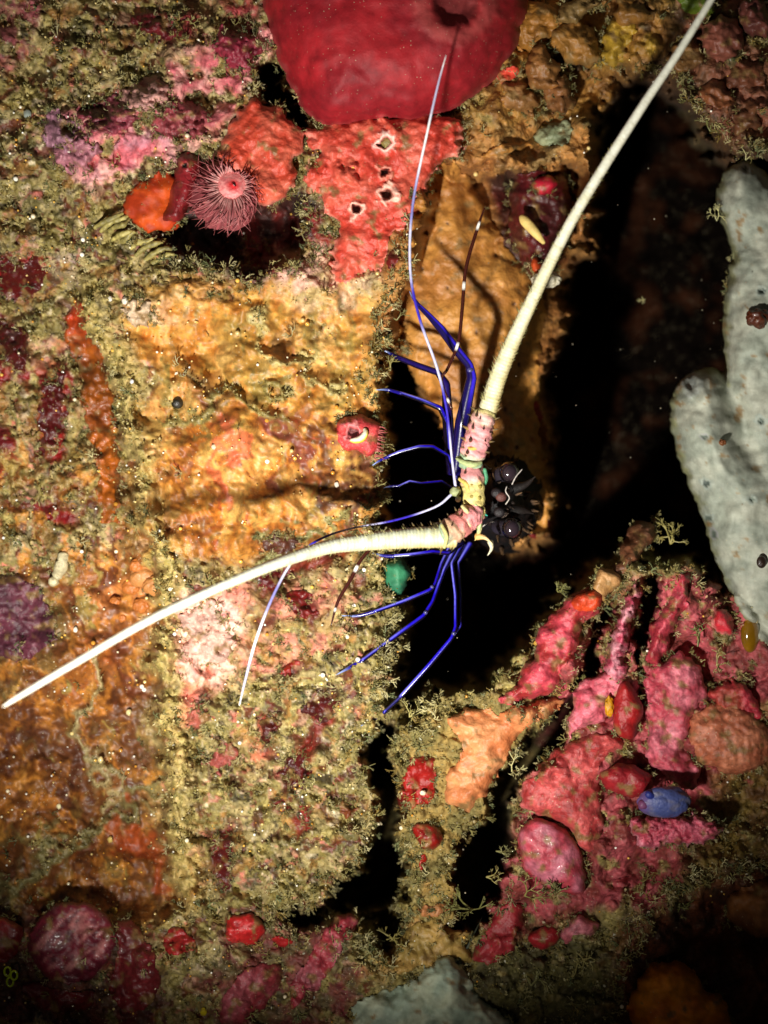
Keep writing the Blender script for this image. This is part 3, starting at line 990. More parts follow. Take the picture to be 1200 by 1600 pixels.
# --- big crimson sponge
blob('crimson_sponge', 'large smooth crimson sponge bulging in from the top edge', 'sponge',
     [([(415, -260), (400, -60), (410, 20), (432, 90), (452, 130), (468, 162), (488, 188), (512, 201), (545, 199), (575, 191), (610, 188), (645, 192), (685, 183), (730, 162), (768, 130), (800, 88), (820, 40), (830, -20), (832, -120), (800, -260)], 150, 130)],
     M_velvet, C(154, 26, 34), C(132, 20, 30), step=4, noise=5, nsc=90, warp=3, dust=0.0, fringe=0.25, h0=-20, skirt=220, edge=(C(168, 66, 66), 9), mixsc=90,
     pits=[(712, 2, 44, 24, 4, C(156, 62, 60), C(120, 44, 44))], seed=1)
# --- red crust with four openings
blob('red_encrusting_sponge', 'bright red encrusting sponge with four white rimmed holes under the crimson sponge', 'sponge',
     [([(478, 200), (560, 180), (640, 182), (690, 175), (728, 190), (722, 240), (690, 250), (672, 290), (650, 330), (628, 360), (610, 385), (600, 430), (575, 420), (540, 452), (515, 430), (518, 392),
        (528, 352), (508, 330), (500, 310), (478, 300), (470, 270), (500, 245), (480, 225)], 34, 26)],
     M_sponge, C(192, 60, 44), C(206, 90, 70), step=2.4, noise=7, nsc=34, warp=9, wsc=22, lumps=4, lsc=36, edge=(C(236, 148, 130), 9), mixsc=50,
     pits=[(603, 222, 10, 16, 7, C(248, 214, 200), C(130, 16, 34)), (600, 270, 7, 16, 4, C(238, 150, 128), C(60, 16, 14)), (606, 303, 10, 16, 6, C(244, 196, 176), C(90, 40, 26)),
           (557, 328, 8, 16, 6, C(246, 200, 180), C(80, 20, 16))], h0=lambda x, y: -5 + (y - 300) * -0.06, skirt=110, seed=2)
# --- red crust by the fan worm
blob('red_encrusting_sponge', 'plain red encrusting sponge lobe right of the fan worm', 'sponge',
     [([(352, 200), (385, 150), (410, 160), (440, 170), (478, 205), (476, 235), (458, 250), (462, 290), (440, 318), (400, 318), (385, 295), (352, 285), (340, 240)], 30, 24)],
     M_sponge, C(188, 64, 42), C(204, 94, 70), step=2.4, noise=9, nsc=40, warp=7, lumps=6, lsc=34, edge=(C(230, 140, 120), 7), h0=10, skirt=140, seed=3)
blob('red_encrusting_sponge', 'small dark maroon sponge flap beneath the lowest tip of the holed red sponge', 'sponge',
     [([(600, 395), (620, 380), (628, 400), (618, 425), (600, 430)], 12, 10)], M_sponge, C(110, 22, 18), C(90, 18, 14), step=2.5, noise=2, h0=-60, seed=4)
blob('red_encrusting_sponge', 'small bright red sponge patch at the right corner of the crimson sponge', 'sponge',
     [([(775, 110), (805, 95), (815, 118), (790, 132), (776, 130)], 14, 10)], M_sponge, C(214, 70, 50), C(226, 100, 80), step=2.5, noise=3, h0=-20, warp=6, seed=5)
# --- orange sea squirt and red siphon
blob('orange_sea_squirt', 'smooth glowing orange sea squirt in the hollow left of the fan worm', 'sea squirt',
     [([(188, 320), (205, 290), (240, 270), (268, 262), (282, 290), (275, 330), (285, 345), (262, 366), (225, 358), (198, 345)], 22, 34)], M_velvet, C(200, 78, 16), C(160, 48, 12), step=3, noise=5, warp=7, dust=0.1, h0=-2, skirt=90, seed=6)
blob('maroon_sea_squirt', 'maroon sea squirt with one dark opening beside the orange one', 'sea squirt',
     [([(272, 240), (292, 232), (312, 240), (318, 270), (306, 300), (296, 335), (270, 350), (250, 348), (262, 310), (272, 270)], 40, 24)], M_wet, C(130, 28, 34), C(96, 24, 22), step=2.6, noise=2, dust=0.1, h0=4, skirt=90,
     pits=[(289, 258, 5, 10, 3, C(150, 40, 46), C(14, 20, 14))], seed=7)
# --- tan porous sponge is carried by the wall; pore clusters as its own growth
blob('tan_sponge', 'tan orange porous sponge sheet behind the two upright thin feelers', 'sponge',
     [([(640, 300), (690, 240), (735, 262), (760, 330), (790, 380), (835, 430), (856, 470), (846, 560), (838, 640), (850, 740), (866, 790), (862, 840), (800, 845), (740, 770), (700, 690), (660, 610), (622, 545), (612, 480), (632, 420)], 60, 60)],
     M_sponge, C(192, 134, 62), C(166, 108, 46), step=3, noise=10, nsc=60, warp=9, h0=lambda x, y: -175 - np.maximum(y - 560, 0) * 0.12 - np.maximum(x - 790, 0) * 0.5, skirt=260, seed=8, lumps=4, lsc=30, mixsc=70,
     pits=[(px, py, pr, 8, 1.5, C(160, 110, 56), C(60, 34, 16)) for px, py, pr in
           [(803, 475, 3.2), (811, 570, 3), (760, 450, 2.2), (700, 350, 2.5), (668, 330, 2.5), (720, 420, 2.2), (690, 380, 2), (745, 520, 2.2), (775, 400, 2.4), (660, 420, 2.4), (650, 470, 2),
            (700, 450, 2), (790, 640, 2.5), (770, 600, 2), (680, 300, 2.2), (735, 580, 2), (806, 700, 2.6), (830, 760, 3)]])

# --- pale grey sponge, two lobes grown together
blob('grey_sponge', 'big pale grey two lobed sponge at the right edge', 'sponge',
     [([(1118, 320), (1124, 278), (1150, 248), (1188, 256), (1212, 290), (1420, 300), (1420, 1000), (1260, 960), (1185, 760), (1160, 640), (1150, 520), (1150, 440), (1146, 390)], 95, 62),
      ([(1138, 420), (1160, 380), (1420, 380), (1420, 900), (1230, 860), (1150, 700), (1130, 600), (1132, 500)], 96, 44),
      ([(1044, 650), (1052, 606), (1085, 576), (1130, 576), (1160, 620), (1178, 700), (1230, 740), (1420, 780), (1420, 1120), (1215, 1030), (1185, 1000), (1140, 940), (1112, 860), (1088, 780), (1060, 720)], 120, 70)],
     M_velvet, C(142, 148, 134), C(164, 166, 150), step=3.4, noise=9, nsc=60, warp=4, h0=-60, skirt=240, edge=(C(116, 116, 74), 12), seed=9, fringe=0.0, mixsc=60,
     pits=[(1080, 600, 12, 8, 2, C(170, 176, 168), C(140, 146, 140)), (1104, 757, 6, 9, 1.5, C(150, 160, 150), C(80, 90, 84)), (1107, 810, 5, 9, 1, C(150, 160, 150), C(90, 100, 90)), (1174, 780, 6, 7, 1, C(150, 160, 150), C(100, 110, 100)),
           (1192, 455, 6, 10, 1, C(150, 160, 150), C(70, 80, 76)), (1189, 658, 6, 8, 1, C(150, 160, 150), C(80, 90, 84)), (1116, 835, 5, 6, 1, C(150, 150, 150), C(90, 100, 90)), (1165, 265, 5, 8, 1, C(150, 150, 150), C(70, 80, 76)),
           (1101, 682, 4, 5, 1, C(150, 150, 150), C(90, 100, 90))])
blob('grey_sponge', 'narrow olive grey sponge ridge behind the upper lobe of the big grey sponge', 'sponge',
     [([(1142, 400), (1156, 390), (1166, 440), (1160, 520), (1156, 570), (1140, 570), (1134, 500)], 40, 14)], M_velvet, C(92, 92, 70), C(110, 110, 86), step=2.6, h0=-110, skirt=160, seed=10)
ball('brown_sea_squirt', (1184, 497, 60), (18, 15, 14), M_wet, C(78, 34, 16), label='small dark brown sea squirt on the upper grey sponge', cat='sea squirt', noise=0.25, seed=3)
ball('amber_shell', (1172, 990, 20), (15, 30, 16), M_bead, C(120, 84, 14), label='glossy amber brown bead shell tucked under the grey sponge', cat='shell')
ball('brown_sea_squirt', (1190, 878, 66), (8, 10, 6), M_wet, C(40, 26, 18), label='tiny dark speck squirt low on the grey sponge', cat='sea squirt', seed=5)
ball('brown_sea_squirt', (1129, 691, 62), (6, 5, 5), M_wet, C(110, 60, 24), label='tiny orange brown speck squirt in the middle of the lower grey lobe', cat='sea squirt', seed=6, noise=0.3)

# --- lower right: orange ridge, red branch, pink fingers and plates
blob('orange_sponge', 'peach orange sponge ridge between the two dark crevices', 'sponge',
     [([(690, 1130), (720, 1105), (790, 1108), (860, 1085), (885, 1095), (850, 1125), (810, 1150), (796, 1185), (770, 1220), (750, 1255), (720, 1270), (690, 1245), (700, 1200), (725, 1165)], 44, 34)],
     M_sponge, C(206, 136, 86), C(186, 108, 62), step=2.8, noise=8, nsc=40, warp=8, h0=-10, skirt=160, seed=11, mixsc=50)
blob('red_coralline_branch', 'crimson pink coralline branch rising above the peach sponge', 'coralline branch',
     [([(764, 1106), (800, 1065), (838, 1020), (838, 985), (870, 950), (905, 915), (945, 930), (930, 965), (905, 985), (905, 1030), (880, 1045), (872, 1080), (830, 1095)], 52, 30)],
     M_crust, C(190, 66, 80), C(156, 44, 44), step=2.6, noise=9, nsc=40, warp=6, lumps=5, lsc=34, h0=-6, skirt=180, seed=12, edge=(C(214, 96, 96), 6), mixsc=34)
blob('orange_sponge', 'orange red sponge knob crowning the crimson branch', 'sponge',
     [([(888, 945), (900, 925), (925, 915), (945, 935), (935, 955), (905, 962)], 24, 14)], M_sponge, C(200, 66, 28), C(176, 52, 24), step=2.4, lumps=5, lsc=14, h0=30, seed=13)
blob('tan_sponge', 'tan knobbly sponge at the upper tip of the crimson branch', 'sponge',
     [([(925, 905), (940, 885), (965, 892), (972, 910), (950, 925), (945, 945), (925, 930)], 28, 15)], M_sponge, C(180, 134, 84), C(150, 112, 60), step=2.4, lumps=6, lsc=16, h0=15, seed=14)
blob('brown_sponge_finger', 'blurred brown finger sponge leaning into the cave mouth', 'sponge',
     [([(950, 892), (962, 870), (976, 842), (990, 820), (1012, 808), (1030, 814), (1024, 838), (1006, 862), (992, 890), (970, 906)], 40, 24)], M_crust, C(128, 80, 54), C(96, 60, 40), step=2.6, noise=6, nsc=26, warp=7, lumps=5, lsc=18,
     h0=lambda x, y: -10 - np.maximum(880 - y, 0) * 1.1, skirt=120, seed=140)
blob('pink_coralline_finger', 'slim pink coralline finger with pale bumps pointing up', 'coralline branch',
     [([(995, 905), (1002, 925), (992, 960), (982, 1000), (982, 1050), (985, 1065), (940, 1070), (945, 1020), (962, 980), (972, 945), (984, 918)], 54, 18)],
     M_crust, C(172, 62, 86), C(206, 140, 150), step=2.4, noise=6, nsc=16, warp=6, wsc=16, lumps=12, lsc=15, h0=15, skirt=180, seed=15, mixsc=20)
blob('pink_coralline_plate', 'magenta pink coralline plate below the slim finger', 'coralline crust',
     [([(900, 1065), (940, 1050), (985, 1045), (1000, 1060), (985, 1100), (950, 1105), (945, 1130), (900, 1140), (880, 1165), (895, 1110)], 34, 22)],
     M_crust, C(208, 104, 118), C(182, 66, 82), step=2.6, noise=8, nsc=26, warp=7, lumps=4, lsc=26, h0=22, skirt=120, seed=16, edge=(C(226, 130, 140), 6))
blob('pink_coralline_finger', 'thick crimson coralline finger with knobbly tip near grey sponge', 'coralline branch',
     [([(1052, 895), (1072, 888), (1082, 920), (1075, 955), (1050, 985), (1042, 1010), (1030, 1040), (1005, 1045), (1015, 985), (1030, 960), (1050, 930)], 50, 24)],
     M_crust, C(192, 72, 88), C(156, 44, 54), step=2.6, noise=6, nsc=20, warp=7, lumps=6, lsc=30, h0=15, skirt=180, seed=17, mixsc=30)
blob('pink_coralline_plate', 'broad pink coralline slab in the middle of the lower right rock', 'coralline crust',
     [([(1005, 1040), (1060, 1015), (1100, 1045), (1105, 1090), (1080, 1130), (1070, 1180), (1100, 1210), (1080, 1238), (1040, 1215), (1005, 1190), (1010, 1130), (1000, 1080)], 36, 24)],
     M_crust, C(206, 106, 120), C(174, 62, 76), step=2.8, noise=10, nsc=44, warp=7, lumps=5, lsc=36, h0=8, skirt=120, seed=18, edge=(C(220, 120, 130), 6))
blob('red_coralline_plate', 'red coralline flap with pale rim beside the amber shell', 'coralline crust',
     [([(1110, 965), (1128, 948), (1146, 965), (1152, 995), (1130, 990), (1112, 985)], 26, 14)], M_crust, C(196, 50, 62), C(180, 36, 44), step=2.4, warp=5, h0=25, seed=19, edge=(C(230, 150, 140), 4))
blob('red_coralline_plate', 'rough crimson coralline patch at the right edge above the salmon mound', 'coralline crust',
     [([(1110, 1070), (1160, 1050), (1190, 1100), (1195, 1140), (1140, 1125), (1105, 1110)], 24, 20)], M_crust, C(176, 46, 60), C(150, 60, 46), step=2.8, warp=9, lumps=10, lsc=18, h0=10, seed=20)
blob('salmon_mound', 'rounded salmon brown coral mound at the right edge', 'coral',
     [([(1072, 1145), (1084, 1114), (1118, 1098), (1160, 1102), (1196, 1128), (1212, 1165), (1196, 1200), (1155, 1214), (1112, 1202), (1084, 1180)], 34, 48)], M_crust, C(190, 116, 84), C(164, 90, 62), step=2.8, warp=6, lumps=6, lsc=16, h0=20, seed=21)
blob('red_sponge_leaf', 'smooth upright dark red sponge leaf between pink plates', 'sponge',
     [([(972, 1062), (985, 1066), (998, 1090), (1008, 1105), (998, 1135), (990, 1158), (962, 1152), (955, 1110), (962, 1080)], 30, 16)], M_sponge, C(160, 26, 28), C(140, 20, 22), step=2.4, warp=2, h0=50, skirt=90, seed=22)
ball('yellow_sponge', (952, 1104, 62), (7, 16, 8), M_wet, C(200, 140, 20), label='small yellow sponge knob left of the dark red leaf', cat='sponge', noise=0.25, seed=7)
blob('red_sponge_leaf', 'dark red rounded sponge tongue above the blue squirt', 'sponge',
     [([(935, 1205), (960, 1192), (1000, 1196), (1020, 1215), (1018, 1240), (985, 1248), (950, 1235), (936, 1222)], 34, 20)], M_sponge, C(150, 28, 34), C(128, 20, 28), step=2.4, warp=3, h0=35, skirt=90, seed=23)
blob('red_coralline_plate', 'large brick red plate leaning down left of the dark red tongue', 'coralline crust',
     [([(872, 1165), (905, 1150), (950, 1140), (985, 1165), (940, 1190), (932, 1235), (945, 1290), (930, 1330), (905, 1330), (890, 1290), (815, 1270), (812, 1230), (850, 1190)], 34, 26)],
     M_crust, C(190, 78, 76), C(154, 48, 48), step=2.8, noise=7, nsc=40, warp=6, lumps=5, lsc=40, h0=15, skirt=110, seed=24, edge=(C(214, 110, 110), 5))
blob('mauve_coralline_dome', 'mauve pink smooth dome plate on the lower right rock', 'coralline crust',
     [([(808, 1310), (815, 1288), (845, 1275), (880, 1290), (905, 1320), (918, 1380), (912, 1400), (870, 1395), (830, 1372), (812, 1345)], 38, 34)], M_wet, C(178, 62, 76), C(190, 104, 120), step=2.8, noise=5, nsc=40, warp=3, h0=25, skirt=90, seed=25,
     edge=(C(160, 40, 50), 6), mixsc=34)
tsq = empty('blue_sea_squirt', P((1036, 1253, 95)))
tag(tsq, 'translucent blue oval sea squirt on the pink rock', 'sea squirt')
ball('body', (1038, 1253, 95), (42, 25, 22), M_sponge, lambda v: lerp(lerp(np.tile(C(66, 76, 128), (len(v), 1)), np.tile(C(90, 70, 120), (len(v), 1)), ss(-0.4, -0.8, v[:, 0])), np.tile(C(110, 104, 112), (len(v), 1)), ss(0.1, 0.7, fbm(v[:, 0] * 30, v[:, 1] * 30, 14, 3, 41)) * 0.6), parent=tsq, noise=0.1)
tube_obj('siphon', [(1020, 1244, 106, 7), (1013, 1241, 113, 6), (1011, 1240, 115, 4)], M_sponge, C(30, 40, 110), 8, 12, parent=tsq)
tube_obj('siphon', [(1010, 1256, 102, 8), (1002, 1257, 108, 7), (1000, 1257, 109, 5)], M_sponge, C(104, 56, 92), 8, 12, parent=tsq)
blob('pink_coralline_cluster', 'frilly bright pink coralline cluster with pale rims under the blue squirt', 'coralline crust',
     [([(978, 1285), (1000, 1272), (1040, 1280), (1080, 1270), (1130, 1290), (1120, 1310), (1075, 1325), (1040, 1318), (1018, 1332), (990, 1312)], 32, 16)], M_crust, C(206, 96, 116), C(176, 64, 82), step=2.2, warp=7, wsc=14, lumps=16, lsc=18, h0=30, seed=26,
     edge=(C(236, 160, 170), 5))
blob('red_sponge_flap', 'dark red sponge flap at the foot of the lower right rock', 'sponge',
     [([(740, 1480), (775, 1420), (800, 1400), (820, 1420), (815, 1460), (800, 1500), (760, 1510), (735, 1500)], 30, 22)], M_sponge, C(150, 40, 46), C(128, 28, 34), step=2.8, warp=6, h0=-30, skirt=120, seed=27)
blob('red_sponge_flap', 'scarlet sponge strip lying on olive turf beside the mauve ledge', 'sponge',
     [([(818, 1470), (850, 1445), (880, 1448), (876, 1478), (840, 1484)], 24, 16)], M_sponge, C(150, 28, 34), C(130, 22, 26), step=2.4, warp=4, h0=-5, skirt=80, seed=28)
blob('mauve_coralline_ledge', 'pale mauve coralline ledge right of the scarlet strip', 'coralline crust',
     [([(875, 1450), (905, 1428), (940, 1440), (930, 1460), (900, 1470), (882, 1478)], 20, 14)], M_crust, C(186, 106, 116), C(170, 84, 92), step=2.4, warp=5, h0=0, skirt=70, seed=29)
blob('orange_sponge', 'large blurred orange brown sponge lump in the dark lower right corner', 'sponge',
     [([(985, 1545), (1010, 1510), (1050, 1495), (1085, 1510), (1100, 1545), (1140, 1560), (1140, 1640), (1000, 1650), (975, 1600)], 90, 60)], M_velvet, C(226, 136, 26), C(196, 104, 20), step=3.4, warp=6, lumps=16, lsc=44, h0=-50, skirt=150, seed=30)
blob('brown_sponge', 'dim brown sponge hummock at the far right below the olive ledge', 'sponge',
     [([(1130, 1400), (1170, 1375), (1260, 1370), (1260, 1470), (1180, 1470), (1140, 1440)], 60, 40)], M_velvet, C(150, 94, 48), C(110, 66, 34), step=3.4, warp=6, lumps=10, lsc=30, h0=-40, skirt=120, seed=31)
# --- red patches on the orange ridge
blob('red_encrusting_sponge', 'deep red sponge patch on the left flank of the peach ridge', 'sponge',
     [([(636, 1190), (655, 1178), (682, 1182), (684, 1215), (672, 1255), (650, 1260), (625, 1275), (620, 1245), (632, 1215)], 12, 18)], M_sponge, C(160, 24, 14), C(140, 16, 10), step=2.4, warp=5, noise=3, seed=32)
blob('red_encrusting_sponge', 'smaller deep red diamond shaped patch with a pale speck below the peach ridge', 'sponge',
     [([(640, 1288), (668, 1283), (692, 1300), (690, 1318), (668, 1332), (650, 1312)], 16, 12)], M_wet, C(146, 22, 12), C(124, 14, 10), step=2.4, warp=4, noise=3, seed=33)
blob('red_encrusting_sponge', 'smallest red patch, a narrow drip under the diamond patch', 'sponge',
     [([(656, 1334), (668, 1334), (666, 1352), (660, 1366), (654, 1352)], 9, 7)], M_wet, C(170, 24, 18), C(150, 18, 14), step=2, warp=2, noise=2, seed=34)
ball('white_speck', (661, 1239, ht(661, 1239) + 20), (5, 4, 4), M_bead, C(238, 220, 190), label='single white grain on the deep red patch', cat='shell fragment', noise=0.2)
# --- bottom: pale sponge, red lumps, big plates
blob('pale_sponge', 'pale grey green lumpy sponge at the bottom edge', 'sponge',
     [([(545, 1570), (580, 1545), (630, 1540), (660, 1505), (700, 1490), (735, 1520), (745, 1560), (790, 1580), (810, 1660), (540, 1680)], 70, 48)], M_velvet, C(146, 160, 140), C(170, 176, 150), step=3, noise=9, nsc=40, warp=8, lumps=9, lsc=70, h0=-24, skirt=150, seed=35)
blob('tan_sponge', 'tan yellowish sponge hump above the pale bottom sponge', 'sponge',
     [([(630, 1450), (660, 1430), (700, 1440), (735, 1470), (742, 1505), (700, 1500), (650, 1520), (600, 1525)], 40, 30)], M_sponge, C(176, 140, 74), C(150, 124, 62), step=2.8, warp=6, h0=-40, skirt=150, seed=36)
blob('tan_sponge', 'small salmon tan sponge hump in the bottom crevice', 'sponge',
     [([(640, 1420), (680, 1405), (715, 1408), (705, 1430), (670, 1440)], 26, 16)], M_sponge, C(190, 124, 78), C(160, 110, 60), step=2.6, warp=5, h0=-60, skirt=120, seed=37)
blob('red_plate', 'large round maroon plate growth with pale scuffs at lower left', 'plate growth',
     [([(38, 1480), (60, 1430), (100, 1405), (145, 1412), (180, 1440), (186, 1480), (160, 1520), (120, 1545), (70, 1530)], 28, 30)], M_wet, C(112, 32, 46), C(88, 26, 38), step=2.8, noise=6, nsc=40, warp=3, h0=15, skirt=90, seed=38, mixsc=36,
     paintf=lambda x, y, D, col: lerp(col, np.broadcast_to(C(190, 120, 116), x.shape + (3,)), ss(0.1, 0.5, fbm(x + y, (y - x) * 0.3, 22, 3, 950)) * ss(6, 20, D) * 0.6))
blob('red_plate', 'brick red plate growth tucked behind the round maroon plate', 'plate growth',
     [([(170, 1440), (205, 1435), (235, 1465), (256, 1520), (250, 1560), (215, 1590), (180, 1580), (160, 1540), (185, 1490)], 34, 36)], M_wet, C(116, 34, 38), C(96, 26, 30), step=2.8, noise=5, nsc=40, warp=4, h0=-5, skirt=90, seed=39)
blob('red_plate', 'dim maroon plate growth below the round maroon plate', 'plate growth',
     [([(35, 1530), (75, 1535), (120, 1550), (155, 1540), (150, 1575), (110, 1590), (50, 1575), (30, 1560)], 26, 30)], M_wet, C(104, 26, 30), C(86, 22, 24), step=2.8, noise=4, h0=-15, skirt=80, seed=40)
blob('red_plate', 'dim red plate growth cut off by the left edge', 'plate growth',
     [([(-60, 1430), (0, 1428), (38, 1445), (36, 1490), (0, 1510), (-60, 1510)], 24, 26)], M_wet, C(130, 28, 32), C(100, 24, 26), step=2.8, noise=4, h0=-10, skirt=80, seed=41)
blob('red_lump', 'two part red sponge lump between the plates and the scarlet dome', 'sponge',
     [([(246, 1470), (262, 1446), (285, 1442), (298, 1460), (312, 1470), (310, 1490), (292, 1488), (276, 1496), (262, 1498)], 26, 16)], M_wet, C(170, 34, 36), C(146, 26, 30), step=2.4, noise=4, h0=0, skirt=80, seed=42)
blob('red_lump', 'scarlet dome sponge with a pale underside at the bottom', 'sponge',
     [([(348, 1450), (356, 1430), (380, 1424), (408, 1436), (418, 1456), (405, 1472), (375, 1478), (352, 1470)], 30, 24)], M_wet, C(186, 34, 36), C(168, 26, 28), step=2.4, noise=4, h0=5, skirt=80, seed=43)
blob('red_lump', 'low red sponge strip right of the scarlet dome', 'sponge',
     [([(418, 1465), (440, 1458), (462, 1466), (455, 1480), (425, 1478)], 16, 10)], M_wet, C(160, 30, 30), C(140, 24, 26), step=2.4, noise=3, h0=-5, skirt=70, seed=44)
blob('mauve_coralline_slab', 'slanting mauve red slab growth at the bottom between turf clumps', 'coralline crust',
     [([(340, 1560), (370, 1520), (400, 1502), (438, 1508), (450, 1530), (420, 1570), (390, 1600), (340, 1610)], 40, 30)], M_crust, C(150, 70, 78), C(130, 44, 50), step=2.6, noise=8, nsc=30, warp=6, lumps=8, lsc=26, h0=0, skirt=100, seed=45)
blob('mauve_coralline_slab', 'maroon ridge growth running up to the dark bottom crevice', 'coralline crust',
     [([(440, 1560), (465, 1510), (500, 1460), (520, 1430), (555, 1425), (560, 1450), (535, 1490), (520, 1520), (480, 1560), (455, 1590)], 42, 24)], M_crust, C(146, 44, 54), C(160, 84, 92), step=2.6, noise=8, nsc=30, warp=6, lumps=9, lsc=24, h0=-20, skirt=120, seed=46)
# --- left edge growths
blob('purple_sponge', 'dull purple velvety sponge pad at the left edge', 'sponge',
     [([(-60, 900), (10, 895), (40, 905), (70, 930), (90, 965), (88, 1000), (60, 1030), (20, 1030), (-60, 1010)], 12, 34)], M_crust, C(96, 44, 58), C(74, 36, 48), step=3, noise=5, warp=12, follow=0.8, skirt=70, seed=47)
blob('orange_tube_sponge', 'long red to amber tube sponge running down the left rock', 'sponge',
     [([(103, 478), (122, 468), (138, 485), (140, 520), (160, 545), (172, 590), (180, 640), (186, 720), (190, 800), (180, 830), (152, 820), (146, 740), (142, 690), (128, 640), (130, 600), (108, 550), (100, 515)], 12, 14)],
     M_wet, C(160, 84, 20), C(128, 62, 18), step=2.6, noise=7, nsc=30, warp=10, skirt=60, seed=48, lumps=8, lsc=24,
     paintf=lambda x, y, D, col: lerp(col, np.broadcast_to(C(170, 52, 20), x.shape + (3,)), ss(560, 480, y)) * (1 - 0.45 * ss(540, 590, y) * ss(660, 600, y))[..., None])
tube_obj('white_tube', [(100, 864, ht(100, 864), 7), (97, 880, ht(97, 880) + 3, 10), (91, 896, ht(91, 896) + 3, 9), (80, 914, ht(80, 914), 6)], M_crust, C(196, 184, 146), 22, 14, radf=lambda t, q: 1 + 0.3 * fbm(q[:, 0], q[:, 1], 8, 3, 5), label='short white worm tube near the left edge', cat='worm tube')
for k, (x, y, r, lab) in enumerate([(205, 917, 14, 'round amber jelly squirt touching the white antenna cluster, rimmed with a bright ring'), (180, 940, 9, 'small amber jelly ring squirt, lowest left of the cluster'),
                                   (222, 900, 20, 'largest pale peach jelly squirt in the amber cluster'), (240, 915, 17, 'peach jelly squirt at the right of the amber cluster'),
                                   (220, 946, 13, 'peach jelly squirt directly above the white antenna'), (214, 884, 12, 'topmost peach jelly squirt of the amber cluster'), (190, 966, 7, 'tiny amber jelly bead below the cluster')]):
    ball('jelly_sea_squirt', (x, y, ht(x, y) + r * 0.15), (r, r * 0.9, r * 0.6), M_sponge, C(170, 98, 40) if r < 15 else C(176, 116, 62), label=lab, cat='sea squirt', group='amber jelly squirts beside the white antenna', noise=0.18, seed=k)
for k, (x, y, r, c, lab) in enumerate([(177, 672, 12, C(190, 140, 70), 'clear amber bubble squirt on the tube sponge'), (178, 1424, 9, C(226, 200, 90), 'yellow bead squirt above the brick red plate'),
                                      (318, 1581, 9, C(216, 190, 40), 'bright yellow bead squirt at the bottom edge'), (201, 1113, 7, C(240, 220, 160), 'gleaming gold bead on brown patch below the antenna'),
                                      (157, 1187, 7, C(236, 214, 150), 'gold bead on the grey brown patch at lower left'), (118, 984, 6, C(246, 240, 220), 'white bead just above the left antenna'),
                                      (206, 596, 5, C(240, 240, 240), 'white bead on olive turf left of the burrow'), (172, 467, 6, C(244, 234, 214), 'left pale bead on the ochre rim'), (195, 470, 8, C(240, 230, 210), 'right pale bead on the ochre rim'),
                                      (92, 1260, 6, C(240, 230, 180), 'gold bead on the amber patch at far left'), (172, 1312, 7, C(230, 200, 110), 'gold bead on the dark amber patch'),
                                      (526, 757, 6, C(250, 240, 220), 'white gleaming bead near the rock edge by the legs'), (334, 698, 6, C(250, 230, 190), 'pale bead in the middle of the orange crust'),
                                      (43, 178, 10, C(170, 180, 170), 'grey shell bead at the upper left')]):
    ball('bead_sea_squirt', (x, y, ht(x, y) + r * 0.6), (r * 0.62, r * 0.74, r * 0.6), M_bead, c * 0.8, noise=0.22, seed=k, label=lab, cat='sea squirt', group='single bead squirts on the rock', sub=2)
tube_obj('burrow_rim', [(277, 630, ht(277, 630) + 2, 9), (277, 629, ht(277, 630) + 7, 10), (277, 629, ht(277, 630) + 9, 9)], M_wet, lambda s, a, b: np.where((s > 0.8)[:, None], C(30, 26, 14), C(120, 110, 60)), 8, 16,
         label='dark oval burrow opening in the olive patch', cat='burrow')
for k, (x, y) in enumerate([(12, 1518), (22, 1524), (16, 1534)]):
    a = np.linspace(0, 2 * np.pi, 13)
    hh = ht(x, y) + 18
    tube_obj('green_ring_squirt', np.c_[x + np.cos(a) * 5, y + np.sin(a) * 7, np.full(13, hh), np.full(13, 1.8)], M_bead, C(170, 190, 20), 26, 7,
             label=['leftmost of three yellow green ring squirts', 'rightmost of three yellow green ring squirts', 'lowest of three yellow green ring squirts'][k], cat='sea squirt', group='yellow green ring squirts at the bottom left')
blob('green_sea_squirt', 'blurred teal green sea squirt under the left antenna by the legs', 'sea squirt',
     [([(600, 875), (628, 868), (640, 880), (640, 910), (625, 930), (606, 925), (600, 900)], 40, 20)], M_velvet, C(50, 120, 84), C(36, 96, 70), step=2.6, h0=-8, skirt=200, seed=49, dust=0.05)
# --- cave and upper right things
tube_obj('yellow_sponge_finger', [(806, 712, -250, 11), (815, 704, -240, 13), (832, 690, -230, 11), (846, 682, -235, 7)], M_velvet, C(236, 196, 60), 20, 12, label='blurred yellow finger sponge right of the upper antenna base', cat='sponge')
blob('red_encrusting_sponge', 'blurred red sponge smear above the yellow finger', 'sponge', [([(822, 625), (838, 612), (850, 640), (850, 672), (835, 665), (824, 645)], 24, 14)], M_velvet, C(150, 30, 26), C(120, 24, 22), step=3, h0=-250, skirt=120, seed=50)
blob('red_encrusting_sponge', 'blurred red sponge smear right of the lower lobster eye', 'sponge', [([(818, 820), (850, 800), (870, 815), (850, 840), (825, 850)], 20, 14)], M_velvet, C(120, 24, 22), C(100, 20, 18), step=3, h0=-290, skirt=120, seed=51)
blob('maroon_sponge', 'dark maroon sponge mass hanging behind the upper antenna', 'sponge',
     [([(800, 275), (835, 258), (880, 265), (895, 310), (890, 360), (870, 420), (840, 440), (812, 410), (795, 350), (795, 310)], 60, 44)], M_wet, C(84, 20, 24), C(64, 22, 22), step=3, lumps=10, lsc=30, noise=8, h0=-120, skirt=140, seed=52)
blob('red_disc_squirt', 'small glossy red disc squirt on the dark maroon mass', 'sea squirt', [([(830, 285), (845, 272), (868, 276), (872, 292), (858, 304), (838, 302)], 22, 12)], M_wet, C(170, 26, 46), C(140, 20, 36), step=2.2, h0=-60, skirt=70, seed=53)
